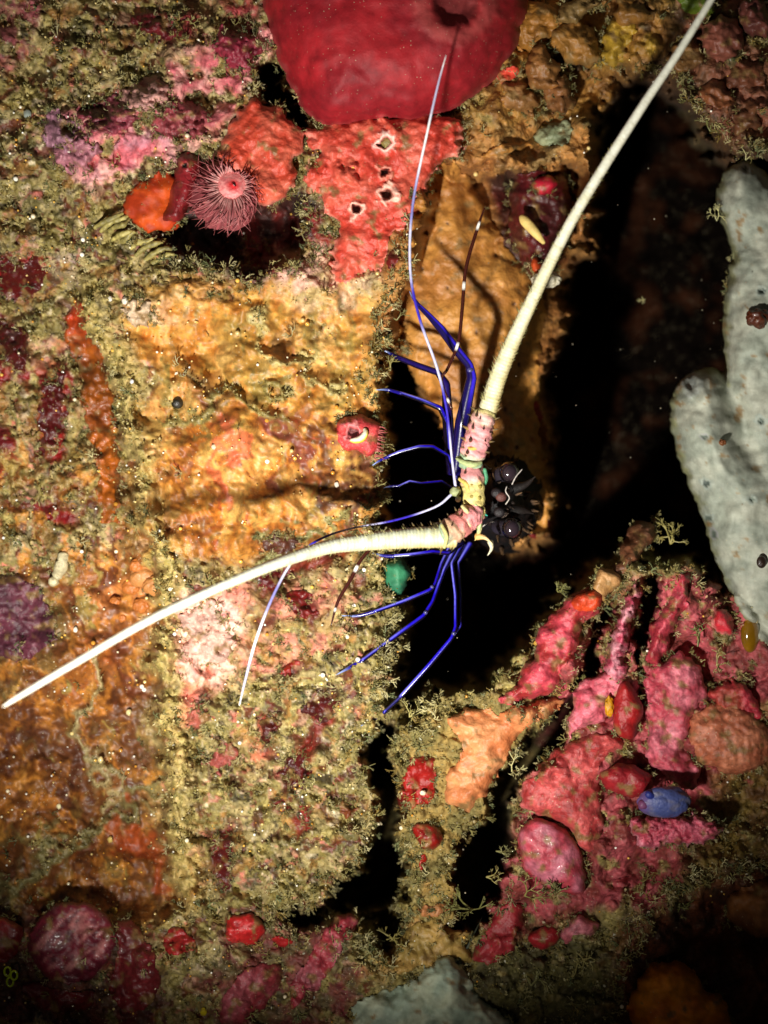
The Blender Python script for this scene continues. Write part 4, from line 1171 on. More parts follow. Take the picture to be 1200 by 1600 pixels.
tube_obj('pale_bivalve', [(814, 338, -40, 4), (820, 345, -36, 8), (832, 358, -34, 8), (842, 370, -36, 6), (850, 380, -40, 3)], M_velvet, C(214, 186, 110), 18, 10, label='small pale yellow shell stuck on the maroon sponge', cat='shell')
ball('white_barnacle', (854, 437, -40), (24, 13, 14), M_shell, lambda v: np.where((np.sin(v[:, 0] * 14) > 0.5)[:, None], C(170, 160, 130), C(224, 216, 190)), label='white barnacle half hidden by the upper antenna', cat='barnacle', noise=0.12)
blob('orange_sponge', 'small orange red sponge dab above the white barnacle', 'sponge', [([(828, 405), (842, 400), (852, 415), (850, 428), (832, 430)], 14, 9)], M_sponge, C(190, 70, 20), C(150, 50, 18), step=2.2, h0=-60, skirt=70, seed=54)
blob('pale_green_sponge', 'pale grey green sponge clump below the upper right knobs', 'sponge',
     [([(832, 215), (850, 195), (880, 180), (895, 195), (898, 225), (875, 235), (840, 232)], 34, 20)], M_sponge, C(150, 156, 120), C(120, 128, 96), step=2.4, lumps=14, lsc=18, warp=8, h0=-70, skirt=100, seed=55)
blob('tan_sponge', 'flat tan sponge tongue left of the pale green clump', 'sponge',
     [([(745, 240), (775, 222), (820, 218), (840, 228), (800, 245), (760, 252)], 24, 14)], M_sponge, C(190, 130, 60), C(160, 106, 46), step=2.4, warp=5, h0=-60, skirt=100, seed=56)
ball('white_barnacle', (738, 241, -30), (11, 9, 9), M_shell, C(226, 222, 206), label='tiny white barnacle chip right of the holed red sponge', cat='barnacle', noise=0.35, seed=9)
knobs = [((840, 40, 46, 40), C(166, 112, 44), 'ochre knob sponge right of the crimson sponge top'), ((900, 70, 44, 34), C(150, 104, 44), 'ochre knob sponge in the middle of the upper right rock'),
         ((850, 110, 38, 30), C(150, 100, 50), 'brown knob sponge below the two ochre knobs'), ((965, 62, 50, 26), C(176, 140, 44), 'yellow tinted knob sponge left of the upper antenna'),
         ((900, 12, 36, 18), C(136, 108, 62), 'grey tan knob at the top edge'), ((990, 20, 34, 24), C(140, 96, 40), 'brown knob at the top edge beside the antenna'), ((810, 150, 36, 24), C(150, 104, 56), 'tan brown knob near the corner of the crimson sponge'),
         ((875, 150, 34, 22), C(130, 84, 44), 'dim brown knob above the cave mouth'), ((1130, 60, 40, 34), C(132, 74, 58), 'reddish brown knob at the upper right'), ((1165, 120, 36, 30), C(110, 62, 40), 'dark brown knob at the right edge'),
         ((1120, 150, 32, 26), C(130, 76, 44), 'frilled brown knob above the grey sponge'), ((1180, 30, 36, 28), C(104, 54, 46), 'dark maroon knob in the upper right corner'), ((1070, 90, 28, 32), C(120, 84, 44), 'olive brown knob right of the antenna'),
         ((1165, 185, 34, 22), C(110, 66, 40), 'lowest brown knob at the right edge')]
for k, ((x, y, rx, ry), c, lab) in enumerate(knobs):
    blob('knob_sponge', lab, 'sponge', [(ell(x, y, rx, ry, (k * 37) % 180, seed=k), 38, min(rx, ry) * 0.9)], M_sponge, c, c * 0.72, step=2.8, lumps=9, lsc=18, noise=8, nsc=26, warp=9, h0=-28 + 12 * (k % 3), skirt=140, seed=60 + k,
         group='knob sponges on the upper right rock')
blob('green_sponge', 'yellow green sponge lump behind the upper antenna at the top edge', 'sponge', [(ell(1085, 2, 34, 22, 20), 34, 20)], M_sponge, C(120, 136, 30), C(90, 110, 30), step=2.8, warp=6, h0=-40, seed=80)
blob('green_sponge', 'small oval green rimmed squirt near the right top corner', 'sea squirt', [(ell(1140, 80, 18, 28, -20), 30, 15)], M_wet, C(84, 100, 40), C(120, 96, 70), step=2.4, warp=2, h0=-20, seed=81)

# small crust patches over the left rock that can be picked apart
small = [
    ((470, 950, 17, 26), C(140, 22, 20), M_wet, 'upper dark red crust blob between the two brown feelers'), ((418, 905, 20, 14), C(120, 20, 22), M_wet, 'maroon crust blob just under the white antenna'),
    ((452, 1045, 20, 13), C(200, 40, 24), M_wet, 'scarlet crust blob below the thin white feeler tip'), ((500, 1105, 24, 22), C(100, 20, 20), M_wet, 'dark maroon crust blob left of the lowest blue leg tip'),
    ((466, 1205, 22, 30), C(104, 18, 18), M_wet, 'long dark maroon crust on the lower turf slope'), ((420, 1140, 14, 22), C(110, 20, 18), M_wet, 'narrow maroon crust left of the dark crusts'),
    ((348, 1345, 16, 46), C(120, 20, 22), M_wet, 'tall dark red crust strip near the bottom left turf'), ((475, 1275, 10, 20), C(190, 60, 50), M_wet, 'small coral red crust in the lower turf'),
    ((442, 1258, 15, 10), C(130, 24, 22), M_wet, 'little maroon oval crust in the lower turf'), ((310, 1120, 22, 22), C(224, 120, 100), M_crust, 'pink crust patch left of the thin white feeler'),
    ((345, 1185, 24, 20), C(220, 110, 100), M_crust, 'coral pink crust patch on the lower turf slope'), ((325, 990, 40, 46), C(232, 184, 166), M_crust, 'rough whitish pink crust below the left antenna'),
    ((545, 1265, 16, 12), C(170, 84, 36), M_sponge, 'rust orange crust spot near the dark crevice'), ((220, 490, 26, 20), C(236, 204, 168), M_crust, 'pale cream crust on the upper ochre sheet'),
    ((30, 435, 42, 36), C(120, 16, 18), M_wet, 'large dark red crust at the left edge'), ((80, 640, 26, 60), C(110, 16, 20), M_wet, 'long crimson crust beside the tube sponge'),
    ((20, 540, 22, 44), C(100, 16, 18), M_wet, 'dark red crust strip on the far left'), ((392, 400, 22, 22), C(150, 20, 20), M_wet, 'red crust blob under the fan worm hollow'),
    ((440, 850, 30, 14), C(116, 60, 40), M_wet, 'brown crust strip just above the left antenna'), ((88, 205, 28, 26), C(186, 130, 150), M_crust, 'mauve pink crust boss with an opening at upper left'),
    ((170, 180, 50, 30), C(190, 84, 100), M_crust, 'rose pink crust mound at the upper left'), ((280, 190, 46, 34), C(196, 88, 96), M_crust, 'pink crust mound above the fan worm'),
    ((370, 80, 36, 40), C(190, 60, 84), M_crust, 'magenta crust mound left of the crimson sponge'), ((230, 150, 44, 26), C(220, 160, 150), M_crust, 'whitish pink crust mound at upper left'),
    ((250, 40, 40, 22), C(150, 40, 50), M_crust, 'dark rose crust mound at the top edge'), ((120, 240, 34, 24), C(196, 126, 140), M_crust, 'dusty pink crust mound above the olive turf')]
for k, ((x, y, rx, ry), c, m, lab) in enumerate(small):
    blob('crust_patch', lab, 'crust', [(ell(x, y, rx, ry, (k * 23) % 40 - 20, n=16, jit=0.25, seed=50 + k), 4 if m is not M_crust else 11, min(rx, ry) * 0.8)], m, c * (0.5 if c[0] > 3 * c[1] else 0.85), c * (0.34 if c[0] > 3 * c[1] else 0.6), step=2.4, noise=3, nsc=16, warp=14, wsc=22,
         lumps=5 if m is M_wet else 10, lsc=15, seed=90 + k, skirt=30, group='crust patches on the left rock', follow=0.9)

# ------------------------------------------------------------------ fan worm
fc = (360, 290, 40)
fw = empty('fan_worm', P(fc))
tag(fw, 'pink feather crown worm spreading its fringe over the dark hollow', 'fan worm')
ball('crown_disc', (362, 290, 34), (25, 24, 15), M_sponge, lambda v: lerp(lerp(np.tile(C(214, 140, 136), (len(v), 1)), np.tile(C(190, 88, 92), (len(v), 1)), ss(0.2, -0.2, np.sin(np.arctan2(v[:, 1], v[:, 0]) * 22)) * 0.7), np.tile(C(196, 30, 36), (len(v), 1)), ss(0.62, 0.15, np.hypot(v[:, 0] - 0.1, v[:, 1]))), parent=fw)
tube_obj('mouth', [(365, 289, 46, 5), (366, 288, 50, 4), (367, 287, 50.5, 1)], M_wet, lambda s, a, b: np.where((s > 0.6)[:, None], C(40, 8, 10), C(200, 40, 44)), 7, 12, parent=fw)
NA, NR = 120, 9
mv = []
r = np.random.default_rng(8)
jit_ = np.repeat(r.normal(size=NA // 3) * 3, 3)
for i_ in range(NA):
    a = 2 * math.pi * i_ / NA
    far = 0.5 + 0.5 * math.cos(a - math.radians(125))
    ln = 8 + 46 * far ** 0.8 + jit_[i_]
    for q in range(NR):
        u = q / (NR - 1)
        rr = 18 + ln * u
        mv.append((362 + math.cos(a) * rr, 289 + math.sin(a) * rr, 38 + 14 * math.sin(u * 2.4) - 20 * u * u + (2.2 * (i_ % 3 == 0) - 1.0) * (1 - u * 0.5)))
mv = np.array(mv)
mi = np.arange(NA * NR).reshape(NA, NR)
m2 = np.roll(mi, -1, 0)
mf = np.stack([mi[:, :-1], mi[:, 1:], m2[:, 1:], m2[:, :-1]], -1).reshape(-1, 4)
um = np.tile(np.linspace(0, 1, NR), NA)
mcol = lerp(np.tile(C(210, 130, 128), (len(mv), 1)), np.tile(C(128, 58, 62), (len(mv), 1)), ss(0.0, 0.5, um))
mcol = mcol * np.repeat(np.where(np.arange(NA) % 3 == 0, 1.25, 0.8), NR)[:, None]
build('crown_fringe', P(mv), mf, M_velvet, mcol, parent=fw)
r = np.random.default_rng(3)
NT = 96
for k in range(NT):
    a = math.radians(-50 + 320 * k / (NT - 1)) + r.normal() * 0.05       # image angles: right, down, left, up-left
    mid_a = math.radians(125)
    far = 0.5 + 0.5 * math.cos(a - mid_a)
    ln = 14 + 48 * far ** 0.8 + r.normal() * 4
    dx, dy = math.cos(a), math.sin(a)
    curl = r.normal() * 0.26 + 0.2
    p = []
    for u in (0, 0.35, 0.7, 1.0):
        rr = 20 + ln * u
        aa = a + curl * u * u
        p.append((362 + math.cos(aa) * rr, 289 + math.sin(aa) * rr, 40 + (22 + 7 * r.normal()) * math.sin(u * 2.2) - (16 + 8 * r.normal()) * u * u, 1.15 * (1 - 0.75 * u)))
    tube_obj('tentacle', p, M_wet, lambda s, a_, b_: lerp(np.tile(C(226, 176, 170), (len(s), 1)), np.tile(C(168, 92, 92), (len(s), 1)), ss(0.0, 0.45, s)), 12, 5, parent=fw)

# second small worm by the rock edge
f2 = empty('small_fan_worm', P((562, 680, 30)))
tag(f2, 'small coral red anemone like worm with white yellow mouth at the rock edge', 'fan worm')
blob('disc', None, None, [([(522, 690), (528, 655), (552, 645), (580, 652), (597, 662), (596, 690), (584, 712), (570, 716), (556, 700), (540, 706)], 26, 18)], M_crust, C(204, 66, 66), C(186, 60, 64), step=2.2, noise=4, warp=4, h0=10, skirt=60, seed=120, parent=f2,
     pits=[(552, 676, 9, 10, 4, C(190, 110, 110), C(110, 60, 60))])
tube_obj('mouth_rim', [(548, 688, 38, 3), (556, 688, 42, 5), (565, 685, 43, 6), (571, 677, 42, 5), (570, 670, 38, 3)], M_wet, lambda s, a, b: np.where((b > 0.2)[:, None], C(226, 196, 60), C(246, 240, 214)), 16, 8, parent=f2)
for k in range(16):
    y = 668 + k * 3.2 + r.normal()
    l_ = r.uniform(9, 17)
    tube_obj('tentacle', [(592 - k * 0.5, y, 24, 1.0), (592 - k * 0.5 + l_ * .55, y + 1 + r.normal(), 23, 0.8), (592 - k * 0.5 + l_, y + 3 + 2 * r.normal(), 16, 0.4)], M_wet, C(176, 86, 84), 6, 5, parent=f2)

# comb-like ridged growth at left of the orange squirt
cb = empty('comb_hydroid', P((205, 370, 30)))
tag(cb, 'olive comb shaped hydroid with stubby parallel ribs left of the orange squirt', 'hydroid')
for k in range(9):
    x, y = 150 + k * 10 + r.normal() * 3, 338 + k * 8 + r.normal() * 3
    ln = r.uniform(26, 46)
    hh = ht(x, y) + 4
    c0 = C(150, 138, 78) * (0.75 + 0.4 * r.random())
    pts_ = [(x, y + ln * 0.35, hh - 4, 3), (x + ln * 0.35, y + ln * 0.1 + r.normal() * 2, hh + 6, 4.6), (x + ln * 0.75, y - ln * 0.08 + r.normal() * 2, hh + 12, 4), (x + ln, y - ln * 0.14 + r.normal() * 2, hh + 10, 2)]
    tube_obj('rib', pts_, M_crust, lambda s_, a_, b_: c0 * (0.7 + 0.6 * ss(-0.4, 0.4, fbm(s_ * 60, a_ * 8, 9, 3, 33 + k)))[:, None], 18, 9, parent=cb,
             radf=lambda t_, q_: 1 + 0.35 * fbm(q_[:, 0] + k * 40, q_[:, 1], 7, 2, 34))

# ------------------------------------------------------------------ algae tufts that stand clear of the rock
tufts = [(1048, 850, -20, 34, 'olive algae tuft at the cave mouth above the crimson finger'), (1040, 893, 10, 26, 'olive algae tuft below the cave mouth tuft'), (1120, 345, -10, 26, 'pale forked algae sprig on the left side of the grey sponge'),
         (1165, 250, 0, 22, 'pale algae sprig on the crown of the grey sponge'), (1005, 470, -160, 16, 'lone pale sprig adrift in the dark cave'), (872, 925, -10, 24, 'olive sprig at the edge of the cave left of the crimson branch'),
         (640, 1120, 0, 34, 'olive algae tuft at the top of the dark crevice'), (655, 1165, 10, 26, 'olive algae tuft beside the deep red patch'), (800, 1205, 10, 30, 'grey white branched sprig spanning the second crevice'),
         (735, 1420, 0, 40, 'long olive algae tuft at the foot of the red rock'), (760, 1370, 10, 34, 'olive algae tuft on the lip of the second crevice'), (775, 1330, 0, 26, 'small olive tuft above the lip tuft'), (1000, 1400, 20, 34, 'olive algae tuft below the pink cluster'),
         (1075, 1420, 0, 34, 'olive algae tuft above the dark corner'), (900, 1500, 0, 36, 'dim olive tuft left of the orange corner sponge'), (830, 1540, 0, 40, 'dim olive tuft at the bottom edge'), (610, 1470, -10, 36, 'tall olive tuft right of the maroon ridge'),
         (905, 1070, 20, 20, 'olive tuft beside the pink plate'), (890, 1130, 10, 20, 'small tuft in the shadow right of the peach ridge'), (865, 1395, 40, 36, 'olive turf clump spilling over the mauve dome'), (820, 1400, 30, 34, 'olive turf clump left of the mauve dome foot'),
         (1090, 1010, 40, 30, 'brown algae tuft between the crimson finger and red flap'), (1120, 1040, 40, 26, 'yellowish algae tuft under the red flap'), (620, 500, -20, 24, 'olive tuft overhanging the rock edge near the upright leg'), (610, 575, -10, 22, 'olive tuft overhanging the rock edge above the small worm'),
         (1110, 205, -20, 26, 'brown algae sprig above the grey sponge'), (590, 760, 0, 18, 'tan tuft on the rock edge below the small worm'), (580, 1490, 0, 30, 'short olive tuft at the end of the maroon ridge'), (470, 1230, 20, 22, 'branched tan sprig on the lower turf slope')]
for k, (x, y, h, sz, lab) in enumerate(tufts):
    pv, pf = branch_proto(500 + k, 4 if sz > 18 else 2, sz * 0.36, max(1.2, sz * 0.055))
    rr = np.random.default_rng(900 + k)
    up = np.array([rr.normal() * 0.6, -0.6, 0.7 + rr.normal() * 0.4])
    up /= np.linalg.norm(up)
    a1 = np.cross(up, [0.3, 0.5, 0.9])
    a1 /= np.linalg.norm(a1)
    a2 = np.cross(up, a1)
    V = (pv @ np.stack([a1, a2, up])) * S + P((x, y, h))
    c = [C(140, 130, 74), C(120, 118, 66), C(160, 150, 92), C(132, 128, 80)][k % 4]
    if 'pale' in lab or 'white' in lab:
        c = C(190, 184, 130)
    cv = c * (0.8 + 0.4 * rr.random(len(V)))[:, None]
    o = build('algae_tuft', V, pf, M_turf, cv, smooth=False)
    tag(o, lab, 'algae', 'algae tufts on the reef')

# ------------------------------------------------------------------ the spiny lobster
lob = empty('spiny_lobster', P((745, 785, 0)))
tag(lob, 'dark spiny lobster with two long white antennae and blue legs emerging from the cave', 'lobster')
dk1, dk2 = C(12, 10, 12), C(38, 24, 22)
# carapace: lathe running back into the cave
prof = [(60, 6), (52, 20), (36, 34), (8, 43), (-40, 52), (-110, 64), (-220, 78), (-330, 74), (-430, 62), (-520, 46)]
pp = path([(772 + (70 - a) * 0.05, 782, a, b_) for a, b_ in prof], 46)
seg = 40
ang = np.arange(seg) / seg * 2 * np.pi
VV = []
for (x, y, h, rad) in pp:
    VV.append(np.stack([x + np.cos(ang) * rad * 0.82, y + np.sin(ang) * rad * 1.0, np.full(seg, h)], 1))
VV = np.concatenate(VV)
nv = fbm(VV[:, 0] * 1.0 + VV[:, 2] * 0.4, VV[:, 1] + VV[:, 2] * 0.3, 13, 3, 77)
ctr_ = np.repeat(pp[:, :2], seg, 0)
bo_, _ = worley(VV[:, 1] * 1.0 + VV[:, 2] * 0.2, VV[:, 0] * 0.9 + VV[:, 2] * 0.9, 15, 9)
dd_ = VV[:, :2] - ctr_
VV[:, :2] += dd_ * ((0.5 - bo_) * 0.16)[:, None]
VV[:, 2] += (0.5 - bo_) * 9
i = np.arange(45)[:, None] * seg
j = np.arange(seg)[None]
Fq = np.stack([i + j, i + seg + j, i + seg + (j + 1) % seg, i + (j + 1) % seg], -1).reshape(-1, 4)
VV[:, :2] += ((fbm(VV[:, 0] + VV[:, 2] * 0.5, VV[:, 1] - VV[:, 2] * 0.3, 26, 3, 78) * 7)[:, None] * np.array([[1.0, 0.6]]))
car = build('carapace', P(VV), Fq, M_shell, lerp(np.tile(dk1, (len(VV), 1)), np.tile(dk2, (len(VV), 1)), ss(0, 0.6, nv)), parent=lob)


def cone(name, p0, p1, r0, c0, c1, parent, mat=M_shell, bendv=(0, 0, 0)):
    p0, p1 = np.array(p0, float), np.array(p1, float)
    m = (p0 + p1) / 2 + np.array(bendv)
    return tube_obj(name, [(*p0, r0), (*m, r0 * 0.55), (*p1, 0.4)], mat, lambda s, a, b: lerp(np.tile(c0, (len(s), 1)), np.tile(c1, (len(s), 1)), s), 10, 8, parent=parent)


# abdomen hint: curved tail segments behind
for k in range(5):
    h = -540 - k * 34
    tube_obj('tail_segment', [(796 + k * 2, 782, h + 30, 46 - k * 3), (797 + k * 2, 782, h + 12, 50 - k * 3), (798 + k * 2, 782, h - 12, 46 - k * 3)], M_shell, dk2, 8, 20, parent=lob)
for s, (x, y) in ((-1, (796, 738)), (1, (800, 826))):
    e = ball('eye', (x, y, 84), (16, 17, 17), M_eye, lambda v: lerp(np.tile(C(12, 8, 10), (len(v), 1)), np.tile(C(44, 34, 40), (len(v), 1)), ss(0.5, 1.0, v[:, 2])), parent=lob)
    e['abs'] = e['abs']
    tube_obj('eye_stalk', [(778, y - s * 4, 40, 12), (786, y - s * 2, 60, 13), (x, y, 78, 14)], M_shell, C(40, 34, 44), 10, 12, parent=e)
cone('horn', (802, 764, 60), (836, 745, 126), 9, C(9, 8, 8), C(30, 22, 18), lob, bendv=(3, 2, -6))
cone('horn', (804, 797, 60), (834, 803, 126), 9, C(9, 8, 8), C(30, 22, 18), lob, bendv=(3, -2, -6))
rs = np.random.default_rng(5)
for k in range(34):
    a = rs.uniform(-1.9, 1.9)
    h = rs.uniform(-160, 55)
    rad = np.interp(h, [-160, -30, 20, 46, 62], [76, 66, 56, 44, 26])
    x, y = 775 + math.cos(a) * rad * 0.82, 782 + math.sin(a) * rad
    x2, y2 = x + math.cos(a) * 9, y + math.sin(a) * 10
    cone('carapace_spine', (x, y, h), (x2, y2, h + 16), 3.2, C(60, 46, 36), C(120, 90, 60), car)
# pale lines across the brow
brow = [[(816, 733, 96), (806, 745, 98), (800, 757, 96)], [(792, 760, 92), (790, 768, 92), (796, 778, 92), (790, 788, 90)],         [(757, 725, 80), (764, 732, 82), (768, 732, 82)], [(750, 826, 60), (762, 817, 64), (772, 815, 66)]]
for q in brow:
    tube_obj('pale_marking', [(x, y, h, 1.0) for x, y, h in q], M_shell, C(180, 172, 164), 10, 6, parent=lob)
for k, (x, y, h) in enumerate([(783, 776, 80), (776, 770, 78), (780, 800, 78)]):
    ball('face_knob', (x, y, h), (9, 8, 8), M_shell, C(90, 52, 46) if k == 0 else C(34, 28, 30), parent=lob, sub=2)

pink, yel, grn = C(226, 150, 150), C(214, 196, 120), C(150, 176, 140)


def seg_obj(name, pts, cols, parent, n=34, sg=24, lump=0.1, seed=0):
    V, F, cap, sv, av, bv, cn, *_ = tube(pts, n, sg)
    cs = np.array(cols, float)
    u = sv * (len(cs) - 1)
    i0 = np.clip(u.astype(int), 0, len(cs) - 2)
    nzz = fbm(sv * 90, av * 22 + bv * 13, 15, 3, 800 + seed)
    f = ss(0.35, 0.65, np.clip(u - i0 + nzz * 0.25, 0, 1))
    col = lerp(cs[i0], cs[i0 + 1], f)
    # dark pits between the bosses
    col = lerp(col, np.tile(C(60, 44, 24), (len(V), 1)), ss(0.42, 0.7, fbm(sv * 80, bv * 20 + av * 9, 9, 3, 830 + seed)) * 0.55)
    tri = np.concatenate([F[:, [0, 1, 2]], F[:, [0, 2, 3]], cap[:, :3]])
    wl_, _ = worley(sv * 60 + seed * 31, av * 14 + bv * 9, 9, 12 + seed)
    cax = np.r_[np.repeat(cn, sg, 0), cn[:1], cn[-1:]]
    V = V + (V - cax) * ((0.5 - wl_) * 0.3 + nzz * lump * 0.8)[:, None]
    col = lerp(col, np.tile(C(226, 206, 150), (len(V), 1)), ss(0.6, 0.85, wl_) * 0.6)
    col = col * (0.75 + 0.5 * ss(-0.4, 0.4, fbm(sv * 70, av * 20 + bv * 8, 8, 3, 880 + seed)))[:, None]
    return build(name, V, tri, M_shell, col, parent=parent)


plate = seg_obj('antennal_plate', [(736, 716, 92, 12), (738, 740, 104, 18), (740, 770, 108, 17), (742, 795, 104, 15), (746, 818, 92, 9)], [grn, pink, yel, yel, grn], lob, 40, 24, 0.14, 1)


def antenna(pts, base_pts, cols_base, tint, spin_side, seed):
    pts = [(x, y, h, r * (0.95 if i < 3 else 0.88)) for i, (x, y, h, r) in enumerate(pts)]

    def rings(s, q):
        L_ = np.interp(s, [0, 1], [0, 1])
        ph = np.cumsum(np.r_[0, np.linalg.norm(np.diff(q[:, :2], axis=0), axis=1)])
        return 1 + (0.017 * np.exp(-s * 3) + 0.003) * np.sin(ph / 5.6 * 2 * np.pi)
    V, F, cap, sv, av, bv, c, A, B, rr = tube(pts, 760, 14, rings)
    nz = fbm(sv * 700, av * 8, 14, 3, 850 + seed)
    col = lerp(np.tile(tint, (len(V), 1)), np.tile(C(240, 240, 222), (len(V), 1)), ss(0.05, 0.55, sv + nz * 0.1))  # overexposure put into the colour: shell whitens away from the base
    spk = ss(0.25, 0.6, fbm(sv * 900, av * 9 + bv * 5, 7, 3, 870 + seed))
    col = lerp(col, np.tile(C(150, 140, 96), (len(V), 1)), spk * 0.45 * np.exp(-sv * 1.2))
    band = 0.5 + 0.5 * np.sin(sv * 520 / 4.2 * 1.5)
    col = lerp(col, np.tile(C(176, 168, 104), (len(V), 1)), np.clip(band * np.exp(-sv * 4) * 0.45, 0, 1))
    col = lerp(col, np.tile(C(190, 160, 84), (len(V), 1)), ss(-0.2, -1.0, spin_side * bv) * np.exp(-sv * 2.5) * 0.8)
    tri = np.concatenate([F[:, [0, 1, 2]], F[:, [0, 2, 3]], cap[:, :3]])
    an = build('antenna', V, tri, M_ant, col, parent=lob)
    for k, (bpts, cc) in enumerate(zip(base_pts, cols_base)):
        seg_obj('antenna_segment', bpts, cc, an, 22, 20, 0.12, seed * 5 + k)
    # bristles along the sides
    r = np.random.default_rng(seed)
    VV, FF = [], []
    for k in range(230):
        i = int(760 * r.uniform(0, 0.62) ** 1.4)
        sd = r.choice([-1, 1])
        ph = r.uniform(-0.6, 0.9)
        dirv = A[i] * sd * math.cos(ph) + B[i] * math.sin(ph)
        T = c[min(i + 3, 759)] - c[i]
        T /= np.linalg.norm(T) + 1e-9
        p0 = c[i] + dirv * rr[i] * 0.9
        ln = r.uniform(3.0, 7.5) * S * (1.4 if i < 180 and sd == spin_side else 0.8)
        p1 = p0 + (dirv + T * 0.7) * ln
        sdv = T * 1.1 * S
        o2 = np.cross(T, dirv) * 1.0 * S
        k0 = len(VV)
        VV += [p0 - sdv, p0 + sdv, p0 + o2, p1]
        FF += [(k0, k0 + 1, k0 + 3), (k0 + 1, k0 + 2, k0 + 3), (k0 + 2, k0, k0 + 3)]
    bo = build('bristles', np.array(VV), np.array(FF), M_ant, C(176, 168, 110), smooth=False, parent=an)
    bo['kind'] = 'stuff'
    return an


seg_spines = []
a1 = antenna([(757, 655, 118, 16), (765, 632, 124, 15.5), (785, 572, 140, 14), (830, 472, 170, 12), (900, 333, 205, 9.6), (1000, 172, 240, 8), (1060, 82, 255, 6.8), (1135, -40, 270, 5.6), (1200, -150, 280, 3)],
             [[(738, 735, 100, 15), (737, 715, 108, 19), (744, 695, 114, 20), (748, 688, 114, 18)], [(742, 700, 110, 19), (748, 680, 116, 20), (755, 655, 122, 18), (759, 644, 122, 16)]],
             [[grn, grn, pink, pink], [yel, pink, pink, C(224, 170, 160), C(200, 186, 120)]], C(216, 212, 172), -1, 11)
a2 = antenna([(712, 838, 126, 18), (690, 839, 126, 18), (640, 841, 126, 17), (560, 848, 140, 15), (500, 858, 168, 12.5), (400, 893, 236, 9.6), (250, 960, 320, 7.6), (120, 1034, 380, 6), (30, 1088, 415, 4), (5, 1104, 424, 1.5)],
             [[(748, 795, 104, 13), (738, 805, 114, 18), (728, 812, 120, 19), (720, 816, 120, 17)], [(730, 812, 118, 18), (716, 822, 126, 20), (702, 832, 130, 20), (694, 836, 128, 17)]],
             [[yel, pink, C(222, 140, 140), yel], [pink, C(214, 130, 122), C(190, 150, 120), C(150, 170, 140)]], C(206, 212, 184), 1, 12)
for an, spots in ((a1, [(728, 700, -1, -0.2), (726, 686, -1, -.4), (728, 668, -1, -.5), (738, 650, -1, -.4), (742, 640, -1, -.6), (772, 655, 1, -.3), (770, 672, 1, -.2), (764, 690, 1, 0), (776, 642, 1, -.7), (756, 705, 1, 0.2), (733, 712, -1, 0.1)]),
                  (a2, [(690, 818, -0.5, -1), (702, 810, -0.4, -1), (714, 800, -0.5, -1), (676, 822, -.5, -1), (662, 824, -.6, -1), (706, 852, 0, 1), (690, 858, -.3, 1), (722, 838, .6, 1), (648, 824, -.6, -1), (634, 826, -.6, -1), (738, 822, 1, .7)])):
    for x, y, dx, dy in spots:
        l = math.hypot(dx, dy)
        cone('spine', (x - dx / l * 4, y - dy / l * 4, 118), (x + dx / l * 9, y + dy / l * 9, 128), 3.2, C(150, 120, 60), C(70, 60, 40), an)
# pale leaf-like scale of the antenna plate
cone('scale_spine', (748, 812, 100), (742, 845, 112), 7, C(190, 200, 150), C(214, 190, 110), lob, bendv=(4, 0, 4))
cone('scale_spine', (745, 838, 108), (770, 850, 118), 6, C(226, 170, 90), C(214, 206, 160), lob, bendv=(0, -4, 4))
cone('scale_spine', (766, 846, 112), (762, 868, 118), 5, C(214, 206, 170), C(226, 220, 190), lob, bendv=(4, 0, 2))
cone('scale_spine', (748, 798, 104), (762, 806, 110), 6, C(20, 140, 120), C(30, 160, 140), lob)
cone('scale_spine', (732, 720, 100), (713, 713, 112), 7, C(180, 190, 130), C(190, 200, 150), lob)
ball('antennule_base', (712, 768, 112), (9, 8, 8), M_shell, C(150, 156, 110), parent=lob, sub=2, noise=0.2)


# dark thorns seen end-on over the pink segments and the yellow plate
for k, (x, y, h, rr_, ln_) in enumerate([(736, 688, 132, 4.2, 10), (732, 707, 126, 5, 10), (728, 739, 118, 3.4, 9), (740, 668, 134, 3.6, 10), (746, 649, 136, 4, 10), (757, 671, 136, 2.6, 8), (768, 677, 126, 3.2, 10),
                                         (763, 706, 122, 3.4, 10), (716, 780, 126, 5, 11), (752, 655, 136, 2.6, 8), (760, 690, 130, 2.6, 8), (722, 806, 136, 3.6, 10), (708, 822, 142, 3.4, 10), (742, 806, 124, 3.4, 9)]):
    cone('thorn', (x, y, h - 4), (x - 3, y - 2, h + ln_), rr_, C(90, 62, 28), C(16, 12, 10), plate)
for k, (x, y, h) in enumerate([(737, 758, 120), (749, 760, 120), (738, 776, 121), (748, 778, 120)]):
    ball('boss', (x, y, h), (4.4, 4.4, 4), M_shell, C(150, 132, 60), parent=plate, sub=1)
# pale flanges where the segments meet
for q, c_ in (([(713, 716, 112, 2), (724, 722, 122, 4), (738, 726, 128, 5), (752, 722, 120, 3)], C(176, 190, 130)), ([(727, 698, 122, 3), (740, 701, 130, 3.4), (758, 693, 126, 2.6)], C(206, 170, 80)),
              ([(718, 748, 110, 3), (728, 756, 120, 4), (732, 768, 120, 3)], C(220, 196, 100)), ([(757, 732, 108, 3), (759, 748, 108, 4), (753, 764, 110, 3)], C(80, 150, 110)), ([(742, 788, 122, 3), (750, 800, 120, 4), (750, 818, 114, 3), (746, 836, 110, 2)], C(180, 200, 140)),
              ([(722, 790, 130, 3), (730, 800, 134, 3.4), (740, 816, 126, 3)], C(214, 200, 140)), ([(690, 820, 146, 2.6), (698, 838, 152, 3), (694, 856, 146, 2.6)], C(196, 190, 120))):
    tube_obj('flange', q, M_shell, c_, 16, 8, parent=plate)
